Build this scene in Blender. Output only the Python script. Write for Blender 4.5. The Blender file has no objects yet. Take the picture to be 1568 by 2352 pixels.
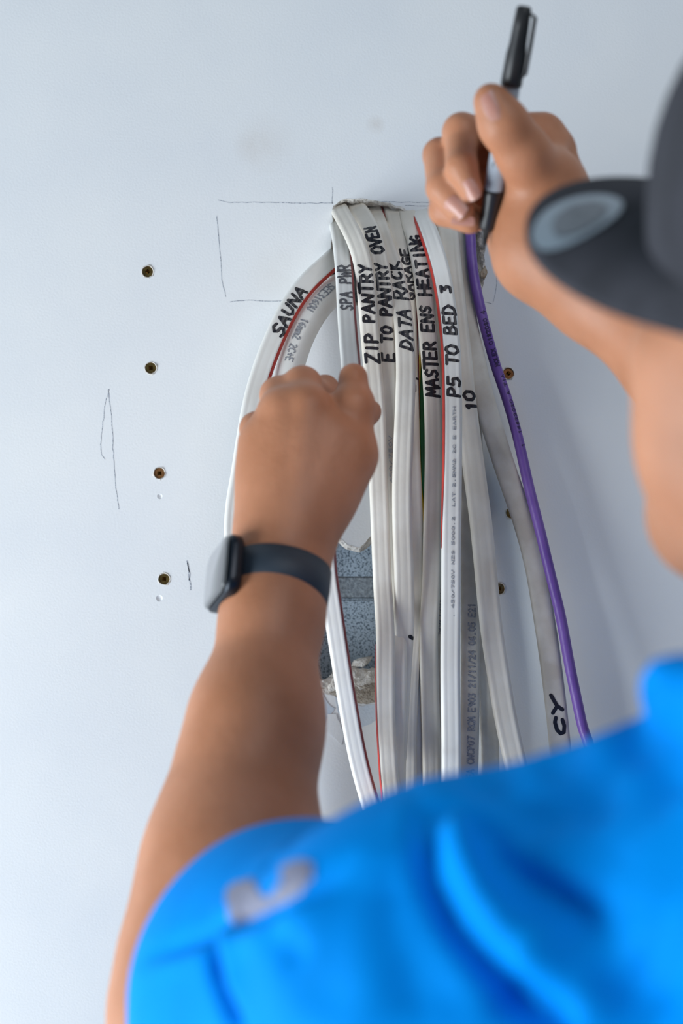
import bpy, bmesh, math, random
import numpy as np
from mathutils import Vector, noise
from mathutils.bvhtree import BVHTree

random.seed(7)
rng = np.random.default_rng(7)
SC = bpy.context.scene
COL = SC.collection

# ------------------------------------------------------------------ camera, world, light, exposure
H = 1.55            # camera height above the floor
D = 1.10            # camera distance from the plasterboard wall (the wall is the plane y = 0)
F = 3300.0          # focal length in pixels of the 1568 x 2352 frame
cam = bpy.data.cameras.new('camera')
cam.sensor_fit = 'AUTO'; cam.sensor_width = 36.0
cam.lens = F / 2352.0 * 36.0
cam.clip_start = 0.05; cam.clip_end = 50
cam.dof.use_dof = True
cam.dof.focus_distance = 1.055
cam.dof.aperture_fstop = 4.0
camo = bpy.data.objects.new('camera', cam); COL.objects.link(camo)
camo.location = (0, -D, H); camo.rotation_euler = (math.pi / 2, 0, 0)
SC.camera = camo

world = bpy.data.worlds.new('room_daylight'); SC.world = world
world.use_nodes = True
bg = world.node_tree.nodes['Background']
bg.inputs[0].default_value = (0.38, 0.70, 1.0, 1); bg.inputs[1].default_value = 0.18

def area(name, loc, target, sx, sy, power, color):
    l = bpy.data.lights.new(name, 'AREA'); l.shape = 'RECTANGLE'; l.size = sx; l.size_y = sy
    l.energy = power; l.color = color
    o = bpy.data.objects.new(name, l); COL.objects.link(o)
    o.location = loc
    o.rotation_euler = (Vector(target) - Vector(loc)).to_track_quat('-Z', 'Y').to_euler()
    return o
area('window_daylight', (-1.55, -0.85, H - 0.75), (0.1, -0.1, H - 0.1), 1.2, 1.3, 54, (0.85, 0.935, 1.0))
area('rear_overhead_fill', (0.9, -2.0, H + 1.6), (0.2, -0.6, H - 0.1), 1.6, 1.2, 20, (0.98, 0.98, 1.0))  # added unseen overhead area light, brightens the tops of the shirt; no window there

SC.view_settings.view_transform = 'Standard'
SC.view_settings.look = 'None'
SC.view_settings.exposure = 0.0
SC.view_settings.gamma = 1.0
SC.view_settings.use_curve_mapping = False

# ------------------------------------------------------------------ helpers
def P(px, py, d):
    """point at depth d (m from the lens plane) seen at pixel px, py; z relative to the camera height"""
    return np.array([(px - 784.0) / F * d, d - D, (1176.0 - py) / F * d])
def WP(px, py, off=0.0):
    """point off mm in front of the wall"""
    return P(px, py, D - off / 1000.0)
def up(a):
    a = np.asarray(a, float).copy(); a[..., 2] += H
    return a

def link(name, verts, faces, mat, parent=None, smooth=True, label=None, cat=None, group=None, kind=None):
    me = bpy.data.meshes.new(name)
    if isinstance(verts, np.ndarray): verts = verts.tolist()
    if isinstance(faces, np.ndarray): faces = faces.tolist()
    me.from_pydata(verts, [], faces)
    if smooth: me.polygons.foreach_set('use_smooth', [True] * len(me.polygons))
    me.update()
    if mat: me.materials.append(mat)
    o = bpy.data.objects.new(name, me); COL.objects.link(o)
    if parent: o.parent = parent
    tag(o, label, cat, group, kind)
    return o
def tag(o, label=None, cat=None, group=None, kind=None):
    if label: o['label'] = label
    if cat: o['category'] = cat
    if group: o['group'] = group
    if kind: o['kind'] = kind
    return o
def empty(name, loc, label=None, cat=None, group=None):
    o = bpy.data.objects.new(name, None); COL.objects.link(o)
    o.empty_display_size = 0.05
    tag(o, label, cat, group)
    return o

class MB:
    """collects verts and faces"""
    def __init__(s): s.v = []; s.f = []
    def add(s, vs, fs):
        b = len(s.v)
        s.v += [tuple(map(float, q)) for q in vs]
        s.f += [tuple(i + b for i in g) for g in fs]
    def link(s, name, mat, parent=None, smooth=True, **k):
        return link(name, s.v, s.f, mat, parent, smooth, **k)

def lathe_geo(profile, p0, p1, n=28):
    """profile [(t along p0->p1 in metres, radius)]; closed ends"""
    p0 = np.array(p0, float); p1 = np.array(p1, float)
    ax = (p1 - p0) / np.linalg.norm(p1 - p0)
    a = np.cross(ax, [0.3, 0.9, 0.2]); a /= np.linalg.norm(a); b = np.cross(ax, a)
    vs = []; fs = []
    for t, r in profile:
        for k in range(n):
            an = 2 * math.pi * k / n
            vs.append(p0 + ax * t + (a * math.cos(an) + b * math.sin(an)) * r)
    for i in range(len(profile) - 1):
        for k in range(n):
            fs.append((i * n + k, i * n + (k + 1) % n, (i + 1) * n + (k + 1) % n, (i + 1) * n + k))
    fs.append(tuple(range(n - 1, -1, -1))); m = (len(profile) - 1) * n
    fs.append(tuple(m + k for k in range(n)))
    return vs, fs

# ------------------------------------------------------------------ materials
def srgb(r, g, b):
    c = []
    for x in (r, g, b):
        x /= 255.0
        c.append(x / 12.92 if x <= 0.04045 else ((x + 0.055) / 1.055) ** 2.4)
    return tuple(c) + (1.0,)

def material(name, c1, c2=None, scale=20, rough=0.5, bump=0.0, bscale=200, metal=0.0, sss=0.0, coat=0.0,
             spec=0.5, detail=4, lo=0.35, hi=0.65, bdist=0.001, sheen=0.0, aniso=None):
    m = bpy.data.materials.new(name); m.use_nodes = True
    nt = m.node_tree; n = nt.nodes; L = nt.links
    bs = n['Principled BSDF']
    bs.inputs['Roughness'].default_value = rough
    bs.inputs['Metallic'].default_value = metal
    bs.inputs['Specular IOR Level'].default_value = spec
    bs.inputs['Coat Weight'].default_value = coat
    bs.inputs['Sheen Weight'].default_value = sheen
    if sss:
        bs.inputs['Subsurface Weight'].default_value = sss
        bs.inputs['Subsurface Radius'].default_value = (1.0, 0.35, 0.2)
        bs.inputs['Subsurface Scale'].default_value = 0.004
    tc = n.new('ShaderNodeTexCoord')
    vec = tc.outputs['Object']
    if aniso:
        mp = n.new('ShaderNodeMapping'); mp.inputs['Scale'].default_value = aniso
        L.new(vec, mp.inputs['Vector']); vec = mp.outputs['Vector']
    bs.inputs['Base Color'].default_value = c1
    if c2 is not None:
        nz = n.new('ShaderNodeTexNoise'); nz.inputs['Scale'].default_value = scale; nz.inputs['Detail'].default_value = detail
        L.new(vec, nz.inputs['Vector'])
        cr = n.new('ShaderNodeValToRGB')
        cr.color_ramp.elements[0].position = lo; cr.color_ramp.elements[0].color = c1
        cr.color_ramp.elements[1].position = hi; cr.color_ramp.elements[1].color = c2
        L.new(nz.outputs['Fac'], cr.inputs['Fac'])
        L.new(cr.outputs['Color'], bs.inputs['Base Color'])
    if bump:
        nb = n.new('ShaderNodeTexNoise'); nb.inputs['Scale'].default_value = bscale; nb.inputs['Detail'].default_value = 5
        L.new(vec, nb.inputs['Vector'])
        bp = n.new('ShaderNodeBump'); bp.inputs['Strength'].default_value = bump; bp.inputs['Distance'].default_value = bdist
        L.new(nb.outputs['Fac'], bp.inputs['Height'])
        L.new(bp.outputs['Normal'], bs.inputs['Normal'])
    return m

M = {}
M['board'] = material('plasterboard_paper', srgb(226, 227, 229), srgb(232, 232, 232), 9, 0.85, 0.14, 560, spec=0.2, bdist=0.0008)
M['gypsum'] = material('broken_gypsum', srgb(236, 232, 226), srgb(206, 198, 188), 160, 0.95, 0.9, 500, spec=0.1, bdist=0.002)
M['gypsum_core'] = material('gypsum_core', srgb(176, 166, 154), srgb(150, 138, 124), 260, 0.95, 0.8, 600, spec=0.1, bdist=0.002)
M['torn_paper'] = material('torn_paper', srgb(196, 206, 218), srgb(208, 214, 222), 60, 0.9, 0.3, 500, spec=0.1)
M['brown_paper'] = material('brown_backing_paper', srgb(150, 128, 106), srgb(190, 176, 158), 220, 0.95, 0.6, 500, spec=0.1)
M['pencil'] = material('pencil_graphite', srgb(128, 134, 148), srgb(206, 209, 214), 700, 0.6, lo=0.4, hi=0.6)
M['smudge'] = material('wall_smudge', srgb(210, 206, 202), srgb(226, 226, 228), 60, 0.9, spec=0.1)
M['concrete'] = material('speckled_concrete', srgb(96, 110, 124), srgb(178, 194, 208), 620, 0.9, 0.5, 600, spec=0.2, detail=3, lo=0.36, hi=0.52, bdist=0.0012)
M['mortar'] = material('mortar_bed', srgb(122, 130, 138), srgb(164, 174, 182), 420, 0.95, 0.7, 400, spec=0.2, detail=6, bdist=0.002)
M['zinc'] = material('yellow_zinc', srgb(150, 122, 70), srgb(112, 86, 48), 300, 0.32, 0.15, 600, metal=0.9)
M['rust_zinc'] = material('browned_zinc', srgb(150, 104, 62), srgb(122, 82, 46), 300, 0.45, 0.15, 600, metal=0.6)
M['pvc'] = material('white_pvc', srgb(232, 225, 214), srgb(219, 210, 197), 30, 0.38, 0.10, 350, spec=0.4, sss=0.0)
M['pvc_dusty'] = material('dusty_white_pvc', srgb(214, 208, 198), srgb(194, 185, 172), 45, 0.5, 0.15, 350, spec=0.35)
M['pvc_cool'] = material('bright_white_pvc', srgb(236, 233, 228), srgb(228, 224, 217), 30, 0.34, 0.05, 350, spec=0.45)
M['red'] = material('red_stripe', srgb(196, 62, 52), srgb(180, 50, 42), 60, 0.4)
M['dark_red'] = material('dark_red_stripe', srgb(150, 70, 70), srgb(128, 54, 56), 60, 0.45)
M['ink'] = material('black_marker_ink', srgb(22, 20, 26), srgb(34, 30, 40), 300, 0.4)
M['faded_ink'] = material('grey_marker_ink', srgb(84, 82, 86), srgb(110, 108, 110), 300, 0.5)
M['print'] = material('grey_print', srgb(128, 128, 134), srgb(168, 168, 172), 900, 0.5, lo=0.4, hi=0.6)
M['faint_print'] = material('faint_print', srgb(166, 166, 170), srgb(200, 200, 202), 900, 0.5, lo=0.4, hi=0.6)
M['purple'] = material('purple_sheath', srgb(104, 70, 150), srgb(122, 88, 166), 40, 0.42, 0.2, 300)
M['purple_print'] = material('dark_print', srgb(44, 28, 70), srgb(70, 46, 100), 500, 0.5)
M['green'] = material('green_insulation', srgb(22, 112, 58), srgb(16, 96, 48), 40, 0.4)
M['yellow'] = material('yellow_insulation', srgb(214, 176, 32), srgb(196, 154, 24), 40, 0.4)
M['skin'] = material('tanned_skin', srgb(180, 120, 86), srgb(198, 136, 102), 22, 0.48, 0.22, 260, sss=0.25, spec=0.35, bdist=0.0012)
M['nail'] = material('fingernail', srgb(206, 152, 134), srgb(196, 138, 122), 80, 0.3, sss=0.2)
M['lip'] = material('lip', srgb(176, 104, 88), None, rough=0.45)
M['eye'] = material('eye_white', srgb(228, 224, 218), None, rough=0.15)
M['iris'] = material('iris', srgb(62, 48, 38), None, rough=0.1)
M['hair'] = material('dark_brown_hair', srgb(48, 36, 28), srgb(78, 60, 46), 300, 0.6, 0.9, 700, bdist=0.003, aniso=(1, 1, 0.2))
M['shirt'] = material('blue_polyester', srgb(0, 136, 226), srgb(0, 142, 232), 30, 0.7, 0.12, 900, spec=0.03)
M['trouser'] = material('navy_work_trousers', srgb(36, 40, 52), srgb(44, 48, 60), 60, 0.8, 0.3, 600)
M['boot'] = material('brown_leather', srgb(84, 60, 40), srgb(100, 72, 48), 40, 0.6, 0.3, 300)
M['logo'] = material('grey_reflective_print', srgb(122, 124, 146), srgb(108, 108, 128), 200, 0.5)
M['cap'] = material('charcoal_twill', srgb(62, 62, 68), srgb(54, 54, 59), 50, 0.85, 0.35, 900, spec=0.2)
M['cap_under'] = material('dark_twill', srgb(44, 44, 48), srgb(52, 52, 56), 50, 0.9, 0.3, 900)
M['sticker_rim'] = material('silver_foil', srgb(158, 172, 182), srgb(140, 154, 164), 40, 0.32, metal=0.5)
M['sticker'] = material('grey_foil', srgb(124, 130, 136), srgb(100, 106, 112), 180, 0.4, metal=0.45)
M['band'] = material('slate_rubber', srgb(52, 62, 72), srgb(46, 54, 64), 60, 0.55, 0.05, 500)
M['case'] = material('black_aluminium', srgb(40, 46, 54), srgb(34, 38, 46), 60, 0.3, metal=0.5)
M['glass'] = material('watch_glass', srgb(22, 24, 28), None, rough=0.04, coat=1.0, spec=0.9)
M['pen_black'] = material('black_plastic', srgb(44, 42, 42), srgb(36, 35, 36), 60, 0.35)
M['pen_grey'] = material('grey_barrel', srgb(178, 186, 194), srgb(170, 178, 188), 60, 0.35)
M['pen_print'] = material('barrel_print', srgb(78, 88, 98), None, rough=0.5)
M['nib'] = material('felt_nib', srgb(30, 28, 30), None, rough=0.8)
M['floor'] = material('concrete_floor', srgb(140, 138, 134), srgb(158, 156, 152), 5, 0.8, 0.3, 90)

# ------------------------------------------------------------------ wall with its torn openings
def jag(poly, step, amp, seed):
    """subdivide a closed pixel polygon and roughen it"""
    out = []
    n = len(poly)
    for i in range(n):
        a = np.array(poly[i], float); b = np.array(poly[(i + 1) % n], float)
        m = max(1, int(np.linalg.norm(b - a) / step))
        for k in range(m):
            p = a + (b - a) * k / m
            q = Vector((p[0] * 0.05 + seed * 13.1, p[1] * 0.05, seed))
            dx = noise.noise(q) + 0.6 * noise.noise(q * 3.1); dy = noise.noise(q + Vector((7, 3, 1))) + 0.6 * noise.noise(q * 3.3)
            out.append((p[0] + amp * dx, p[1] + amp * dy))
    return out

HOLE1 = jag([(764, 474), (786, 458), (806, 455), (834, 457), (862, 461), (890, 465), (918, 473), (938, 486), (968, 489), (1000, 492),
             (1040, 498), (1086, 512), (1108, 538), (1113, 574), (1114, 612), (1111, 644), (1105, 676), (1098, 702), (1050, 706),
             (950, 704), (850, 702), (776, 700), (762, 668), (758, 630), (752, 596), (760, 560), (762, 520)], 7, 3.0, 1)
HOLE2 = jag([(640, 1206), (700, 1196), (756, 1214), (780, 1236), (800, 1252), (824, 1258), (840, 1244), (852, 1228), (880, 1236),
             (930, 1240), (960, 1300), (968, 1400), (960, 1500), (930, 1590), (880, 1612), (862, 1610), (830, 1618), (800, 1606), (770, 1600),
             (742, 1592), (720, 1570), (694, 1560), (650, 1548), (622, 1480), (618, 1380), (620, 1280)], 8, 3.0, 2)
SCREWS = [(339, 624), (346, 845), (366, 1087), (377, 1330), (1167, 858), (1174, 1178), (1146, 1352)]
PINS = [(367, 1140, 6.5), (366, 1374, 8)]
screw_holes = []
for i, (x, y) in enumerate(SCREWS):
    n = 18
    screw_holes.append([(x + (13.5 + 1.3 * noise.noise(Vector((k * 1.7, i * 5.3, 0)))) * math.cos(2 * math.pi * k / n),
                         y + (13.5 + 1.3 * noise.noise(Vector((k * 1.7, i * 5.3, 4)))) * math.sin(2 * math.pi * k / n)) for k in range(n)])
pin_holes = []
for i, (x, y, r) in enumerate(PINS):
    n = 12
    pin_holes.append([(x + r * math.cos(2 * math.pi * k / n), y + r * math.sin(2 * math.pi * k / n)) for k in range(n)])

def build_wall():
    bm = bmesh.new()
    edges = []
    def loop(pts):
        vs = [bm.verts.new(p) for p in pts]
        for i in range(len(vs)): edges.append(bm.edges.new((vs[i], vs[(i + 1) % len(vs)])))
    loop([(-1.9, 0, 0), (1.9, 0, 0), (1.9, 0, 2.7), (-1.9, 0, 2.7)])
    for hole in [HOLE1, HOLE2] + screw_holes + pin_holes:
        loop([tuple(up(WP(x, y))) for x, y in hole])
    bmesh.ops.triangle_fill(bm, use_beauty=True, use_dissolve=False, edges=edges, normal=(0, -1, 0))
    for f in bm.faces:
        f.normal_update()
        if f.normal.y > 0: f.normal_flip()
    me = bpy.data.meshes.new('wall_back'); bm.to_mesh(me); bm.free()
    me.materials.append(M['board'])
    o = bpy.data.objects.new('wall_back', me); COL.objects.link(o)
    tag(o, 'pale grey plasterboard wall with pencil marks and two torn openings', None, None, 'structure')
    return o
wall = build_wall()
def stain_board(m, spots):
    nt = m.node_tree; n = nt.nodes; L = nt.links; bs = n['Principled BSDF']
    src = bs.inputs['Base Color'].links[0].from_socket
    tc = n.new('ShaderNodeTexCoord')
    for (x, y, r_, c, amt) in spots:
        d = n.new('ShaderNodeVectorMath'); d.operation = 'DISTANCE'; d.inputs[1].default_value = tuple(up(WP(x, y)))
        L.new(tc.outputs['Object'], d.inputs[0])
        mr = n.new('ShaderNodeMapRange'); mr.inputs[1].default_value = r_ / 3000.0; mr.inputs[2].default_value = 0; mr.inputs[3].default_value = 0; mr.inputs[4].default_value = 1
        L.new(d.outputs['Value'], mr.inputs[0])
        nz = n.new('ShaderNodeTexNoise'); nz.inputs['Scale'].default_value = 70; nz.inputs['Detail'].default_value = 5
        L.new(tc.outputs['Object'], nz.inputs['Vector'])
        m1 = n.new('ShaderNodeMath'); m1.operation = 'MULTIPLY'; L.new(mr.outputs[0], m1.inputs[0]); L.new(nz.outputs['Fac'], m1.inputs[1])
        m2 = n.new('ShaderNodeMath'); m2.operation = 'MULTIPLY'; m2.use_clamp = True; L.new(m1.outputs[0], m2.inputs[0]); m2.inputs[1].default_value = amt
        mx = n.new('ShaderNodeMix'); mx.data_type = 'RGBA'
        L.new(m2.outputs[0], mx.inputs[0]); L.new(src, mx.inputs[6]); mx.inputs[7].default_value = c
        src = mx.outputs[2]
    L.new(src, bs.inputs['Base Color'])
stain_board(M['board'], [(606, 330, 80, srgb(204, 194, 186), .45), (578, 338, 44, srgb(200, 188, 178), .4), (862, 287, 26, srgb(192, 176, 162), .6), (640, 640, 90, srgb(210, 204, 198), .5), (1176, 1182, 60, srgb(190, 182, 172), .6)])

def hole_rim(name, poly, widths, depth, mat, seed, lip=0.6):
    """broken board edge running from the torn paper edge into the wall; widths(x, y) in px"""
    c = np.mean(np.array(poly), axis=0)
    n = len(poly); rows = 6
    pts = np.array(poly, float)
    nx = np.roll(pts, -1, 0) - np.roll(pts, 1, 0)
    nrm = np.stack([-nx[:, 1], nx[:, 0]], 1); nrm /= np.linalg.norm(nrm, axis=1)[:, None] + 1e-9
    s = np.sign(np.sum((c - pts) * nrm, axis=1).sum()); nrm *= s
    vs = []; fs = []
    for r in range(rows):
        t = r / (rows - 1)
        for i in range(n):
            w = widths(pts[i, 0], pts[i, 1])
            q = Vector((pts[i, 0] * .06, pts[i, 1] * .06, seed + r * 0.9))
            j = noise.noise(q) + .6 * noise.noise(q * 2.7)
            ins = w * t + (0 if r == 0 else j * min(3.5, w * .28))
            x, y = pts[i] + nrm[i] * ins
            off = lip * (0.3 if r == 0 else (1.0 + .8 * j) * (1 if r == 1 else 0)) - depth * (t ** 1.5) + (0 if r < 2 else 1.6 * j)
            vs.append(up(WP(x, y, off)))
    for r in range(rows - 1):
        for i in range(n):
            fs.append((r * n + i, r * n + (i + 1) % n, (r + 1) * n + (i + 1) % n, (r + 1) * n + i))
    return link(name, [tuple(v) for v in vs], fs, mat, wall, smooth=False)
def w1(x, y):
    if y < 520 and x < 1070: return 14 + 7 * noise.noise(Vector((x * .02, 0, 3)))
    if x > 1060: return 20 + 7 * noise.noise(Vector((y * .03, 0, 5)))
    return 7
def w2(x, y):
    if y > 1500: return 58 if 735 < x < 900 else 14
    return 12
hole_rim('broken_board_edge', HOLE1, w1, 11, M['gypsum'], 1)
hole_rim('broken_board_edge', HOLE2, w2, 11, M['gypsum'], 2)

# crumbled gypsum along the lower opening
def chunk(name, poly, off0, off1, mat, seed, parent, amp=1.5):
    """faceted lump: pixel outline on the wall, bulging towards the room"""
    n = len(poly); c = np.mean(np.array(poly, float), axis=0)
    vs = []; fs = []
    rings = 5
    for r in range(rings):
        t = r / rings
        for i, (x, y) in enumerate(poly):
            p = np.array([x, y]) * (1 - t) + c * t
            q = Vector((p[0] * .09, p[1] * .09, seed)); j = noise.noise(q) + .5 * noise.noise(q * 2.3)
            o = off0 + (off1 - off0) * math.sin(t * math.pi / 2) ** .6 + amp * j * (t > 0)
            vs.append(up(WP(p[0], p[1], o)))
    vs.append(up(WP(c[0], c[1], off1)))
    for r in range(rings - 1):
        for i in range(n):
            fs.append((r * n + i, r * n + (i + 1) % n, (r + 1) * n + (i + 1) % n, (r + 1) * n + i))
    for i in range(n): fs.append(((rings - 1) * n + i, (rings - 1) * n + (i + 1) % n, len(vs) - 1))
    return link(name, [tuple(v) for v in vs], fs, mat, parent, smooth=False)
chunk('gypsum_lump', jag([(742, 1590), (752, 1556), (776, 1540), (806, 1530), (840, 1536), (868, 1534), (880, 1560), (874, 1600), (836, 1612), (800, 1602), (770, 1596)], 6, 3, 5), -3, 2.5, M['gypsum'], 3, wall, 2.0)
chunk('gypsum_lump', jag([(806, 1530), (812, 1516), (836, 1508), (856, 1506), (848, 1522), (832, 1534)], 5, 2, 6), -4, 1.5, M['gypsum'], 4, wall, 1.2)
chunk('gypsum_lump', jag([(698, 1566), (716, 1556), (744, 1560), (770, 1552), (760, 1574), (740, 1582), (722, 1580)], 5, 2, 7), -2, 2.0, M['gypsum'], 5, wall, 1.2)
chunk('exposed_core', jag([(756, 1592), (780, 1580), (812, 1572), (846, 1568), (870, 1570), (872, 1608), (842, 1618), (812, 1612), (780, 1604)], 6, 2, 8), 0.5, 3.2, M['gypsum_core'], 6, wall, .8)
chunk('brown_paper_shred', jag([(1100, 628), (1114, 610), (1119, 626), (1112, 642), (1104, 640)], 4, 1.5, 9), 0.3, 2.0, M['brown_paper'], 7, wall, .6)
# peeled face paper below the lower opening, thin sheets lying proud of the board
def sheet(name, poly, off, mat, seed, parent=wall, step=7, amp=2.0):
    pts = jag(poly, step, amp, seed)
    n = len(pts); vs = []; fs = []
    for k, o in enumerate((0.0, off)):
        for x, y in pts: vs.append(tuple(up(WP(x, y, o))))
    for i in range(n): fs.append((i, (i + 1) % n, n + (i + 1) % n, n + i))
    bm = bmesh.new()
    bvs = [bm.verts.new(v) for v in vs]
    for f in fs: bm.faces.new([bvs[i] for i in f])
    ed = [bm.edges.get((bvs[n + i], bvs[n + (i + 1) % n])) for i in range(n)]
    bmesh.ops.triangle_fill(bm, use_beauty=True, edges=ed, normal=(0, -1, 0))
    me = bpy.data.meshes.new(name); bm.to_mesh(me); bm.free(); me.materials.append(mat)
    o = bpy.data.objects.new(name, me); COL.objects.link(o); o.parent = parent
    return o
sheet('peeled_paper', [(690, 1572), (722, 1584), (742, 1596), (752, 1616), (768, 1628), (746, 1656), (734, 1684), (690, 1690), (676, 1640)], .5, M['torn_paper'], 11)
sheet('peeled_paper', [(768, 1600), (830, 1622), (880, 1614), (884, 1646), (858, 1658), (826, 1672), (800, 1664), (776, 1636)], .4, M['torn_paper'], 12)
sheet('peeled_paper', [(752, 1640), (772, 1640), (790, 1690), (782, 1712), (768, 1694), (748, 1680)], .7, M['board'], 13)

# pencil construction lines, drawn on the board
def wall_stroke(mb, pts, w, off=0.15):
    pts = [np.array(p, float) for p in pts]
    for a, b in zip(pts[:-1], pts[1:]):
        t = (b - a) / (np.linalg.norm(b - a) + 1e-9); s = np.array([-t[1], t[0]]) * w / 2
        mb.add([up(WP(*(a - s), off)), up(WP(*(b - s), off)), up(WP(*(b + s), off)), up(WP(*(a + s), off))], [(0, 1, 2, 3)])
def pencil(pts, w=1.4, jit=.6):
    out = []
    for a, b in zip(pts[:-1], pts[1:]):
        a = np.array(a, float); b = np.array(b, float); m = max(1, int(np.linalg.norm(b - a) / 9))
        for k in range(m): out.append(a + (b - a) * k / m + rng.normal(0, jit, 2))
    out.append(np.array(pts[-1], float))
    mb = MB(); wall_stroke(mb, out, w); mb.link('pencil_line', M['pencil'], wall, smooth=False)
pencil([(500, 459), (520, 465), (620, 465), (700, 467), (764, 466)])
pencil([(874, 463), (940, 465), (1000, 464)], 1.4); pencil([(930, 472), (960, 473), (1000, 472)], 1.4)
pencil([(498, 495), (504, 570), (510, 640), (518, 682)])
pencil([(527, 693), (570, 690), (612, 692), (660, 692)])
pencil([(763, 430), (763, 468)], 1.3)
pencil([(1138, 605), (1141, 640), (1138, 670), (1132, 694)], 1.4); pencil([(1098, 692), (1116, 694), (1130, 698)])
pencil([(251, 893), (242, 920), (236, 970), (231, 1020), (233, 1045), (241, 1055)], 1.4)
pencil([(249, 895), (254, 945), (259, 1000), (261, 1060), (267, 1130), (273, 1170)], 1.4)
pencil([(429, 1288), (434, 1310), (432, 1325), (437, 1340), (438, 1356)], 3.0); pencil([(431, 1292), (436, 1318), (434, 1332)], 2.0)
# smudges on the face paper
def blob(cx, cy, rx, ry, seed):
    n = 22
    return [(cx + rx * (1 + .4 * noise.noise(Vector((k * .6, seed, 0)))) * math.cos(2 * math.pi * k / n),
             cy + ry * (1 + .4 * noise.noise(Vector((k * .6, seed, 5)))) * math.sin(2 * math.pi * k / n)) for k in range(n)]

# screws countersunk into the board
def screw(i, x, y, rot, mat, label):
    e = empty('drywall_screw', None, label, 'screw', 'drywall screws sunk into the wall')
    ring = screw_holes[i]
    c = (x, y)
    # crushed paper collar around the head
    mb = MB(); n = len(ring); vs = []
    for k, (rx, ry) in enumerate(ring):
        j = noise.noise(Vector((k * 2.1, i * 3.7, 1)))
        for sc_, of in ((1.14 + .30 * j, .08), (1.03 + .08 * j, .35 + .9 * abs(j)), (.96 + .06 * j, .1), (.90, -1.2)):
            vs.append(up(WP(x + (rx - x) * sc_, y + (ry - y) * sc_, of)))
    fs = []
    for k in range(n):
        k2 = (k + 1) % n
        for r in range(3): fs.append((k * 4 + r, k2 * 4 + r, k2 * 4 + r + 1, k * 4 + r + 1))
    mb.add(vs, fs); mb.link('paper_collar', M['gypsum'], e, smooth=False)
    # head with a square drive recess
    mb = MB(); R = 12.6; q = 4.6; nn = 16; vs = []; fs = []
    for k in range(nn):
        a = 2 * math.pi * k / nn
        vs.append(up(WP(x + R * math.cos(a), y + R * math.sin(a), -1.0)))
    for k in range(nn):
        a = 2 * math.pi * k / nn
        vs.append(up(WP(x + R * .9 * math.cos(a), y + R * .9 * math.sin(a), -.55)))
    sq = []
    for k in range(nn):
        a = 2 * math.pi * k / nn
        m = q / max(abs(math.cos(a)), abs(math.sin(a)))
        lx, ly = m * math.cos(a), m * math.sin(a)
        sq.append((x + lx * math.cos(rot) - ly * math.sin(rot), y + lx * math.sin(rot) + ly * math.cos(rot)))
    # rotate the ring with the square so faces stay clean
    for k in range(nn):
        a = 2 * math.pi * k / nn + rot
        vs[k] = up(WP(x + R * math.cos(a), y + R * math.sin(a), -1.0)); vs[nn + k] = up(WP(x + R * .9 * math.cos(a), y + R * .9 * math.sin(a), -.55))
    for p in sq: vs.append(up(WP(*p, -.55)))
    for k in range(nn):
        k2 = (k + 1) % nn
        fs += [(k, k2, nn + k2, nn + k), (nn + k, nn + k2, 2 * nn + k2, 2 * nn + k)]
    mb.add(vs, fs); mb.link('screw_head', mat, e, smooth=False)
    mb = MB(); vs = [up(WP(*p, -.55)) for p in sq] + [up(WP(x + (p[0] - x) * .86, y + (p[1] - y) * .86, -3.2)) for p in sq] + [up(WP(x, y, -3.9))]
    fs = [(k, (k + 1) % nn, nn + (k + 1) % nn, nn + k) for k in range(nn)] + [(nn + k, nn + (k + 1) % nn, 2 * nn) for k in range(nn)]
    mb.add(vs, fs); mb.link('drive_recess', M['zinc'], e, smooth=False)
    return e
slabels = ['brass drywall screw, topmost of the left column of four', 'brass drywall screw, second from top in the left column',
           'orange brown drywall screw left of the clenched hand, with a pin hole below', 'lowest brass drywall screw in the left column, beside the watch',
           'orange brown drywall screw just right of the purple cable', 'drywall screw half hidden behind the wide white cable beside the purple one',
           'lowest drywall screw right of the cable bundle']
for i, (x, y) in enumerate(SCREWS):
    screw(i, x, y, [.75, .05, .0, .1, .7, .3, .1][i], M['rust_zinc'] if i in (2, 4) else M['zinc'], slabels[i])
for i, (x, y, r) in enumerate(PINS):   # small dents left by nails
    mb = MB(); ring = pin_holes[i]; n = len(ring)
    vs = [up(WP(*p, .05)) for p in ring] + [up(WP(x + (p[0] - x) * .6, y + (p[1] - y) * .6, -1.0)) for p in ring] + [up(WP(x + 1, y, -1.6))]
    fs = [(k, (k + 1) % n, n + (k + 1) % n, n + k) for k in range(n)] + [(n + k, n + (k + 1) % n, 2 * n) for k in range(n)]
    mb.add(vs, fs); mb.link('nail_dent', M['board'], wall, smooth=True)

# block wall behind the board, seen through the openings
core = link('wall_core', [tuple(v) for v in up(np.array([(-1.9, .085, -1.55), (1.9, .085, -1.55), (1.9, .085, 1.15), (-1.9, .085, 1.15)]))], [(0, 1, 2, 3)], M['mortar'],
            None, False, 'grey block wall seen through the torn opening behind the board', None, None, 'structure')
def block(x0, x1, y0, y1, yf, mat, name='concrete_block'):
    a = WP(x0, y0, -yf); b = WP(x1, y1, -yf)
    bm = bmesh.new(); bmesh.ops.create_cube(bm, size=1)
    for v in bm.verts:
        v.co = Vector(((a[0] + b[0]) / 2 + v.co.x * abs(b[0] - a[0]), a[1] + .04 + v.co.y * .08, H + (a[2] + b[2]) / 2 + v.co.z * abs(a[2] - b[2])))
    bmesh.ops.bevel(bm, geom=bm.edges[:], offset=.0015, segments=2, affect='EDGES')
    me = bpy.data.meshes.new(name); bm.to_mesh(me); bm.free(); me.materials.append(mat)
    o = bpy.data.objects.new(name, me); COL.objects.link(o); o.parent = core
block(200, 1500, 760, 1324, 40, M['concrete'])
block(200, 1500, 1375, 1990, 39, M['concrete'])
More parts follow.
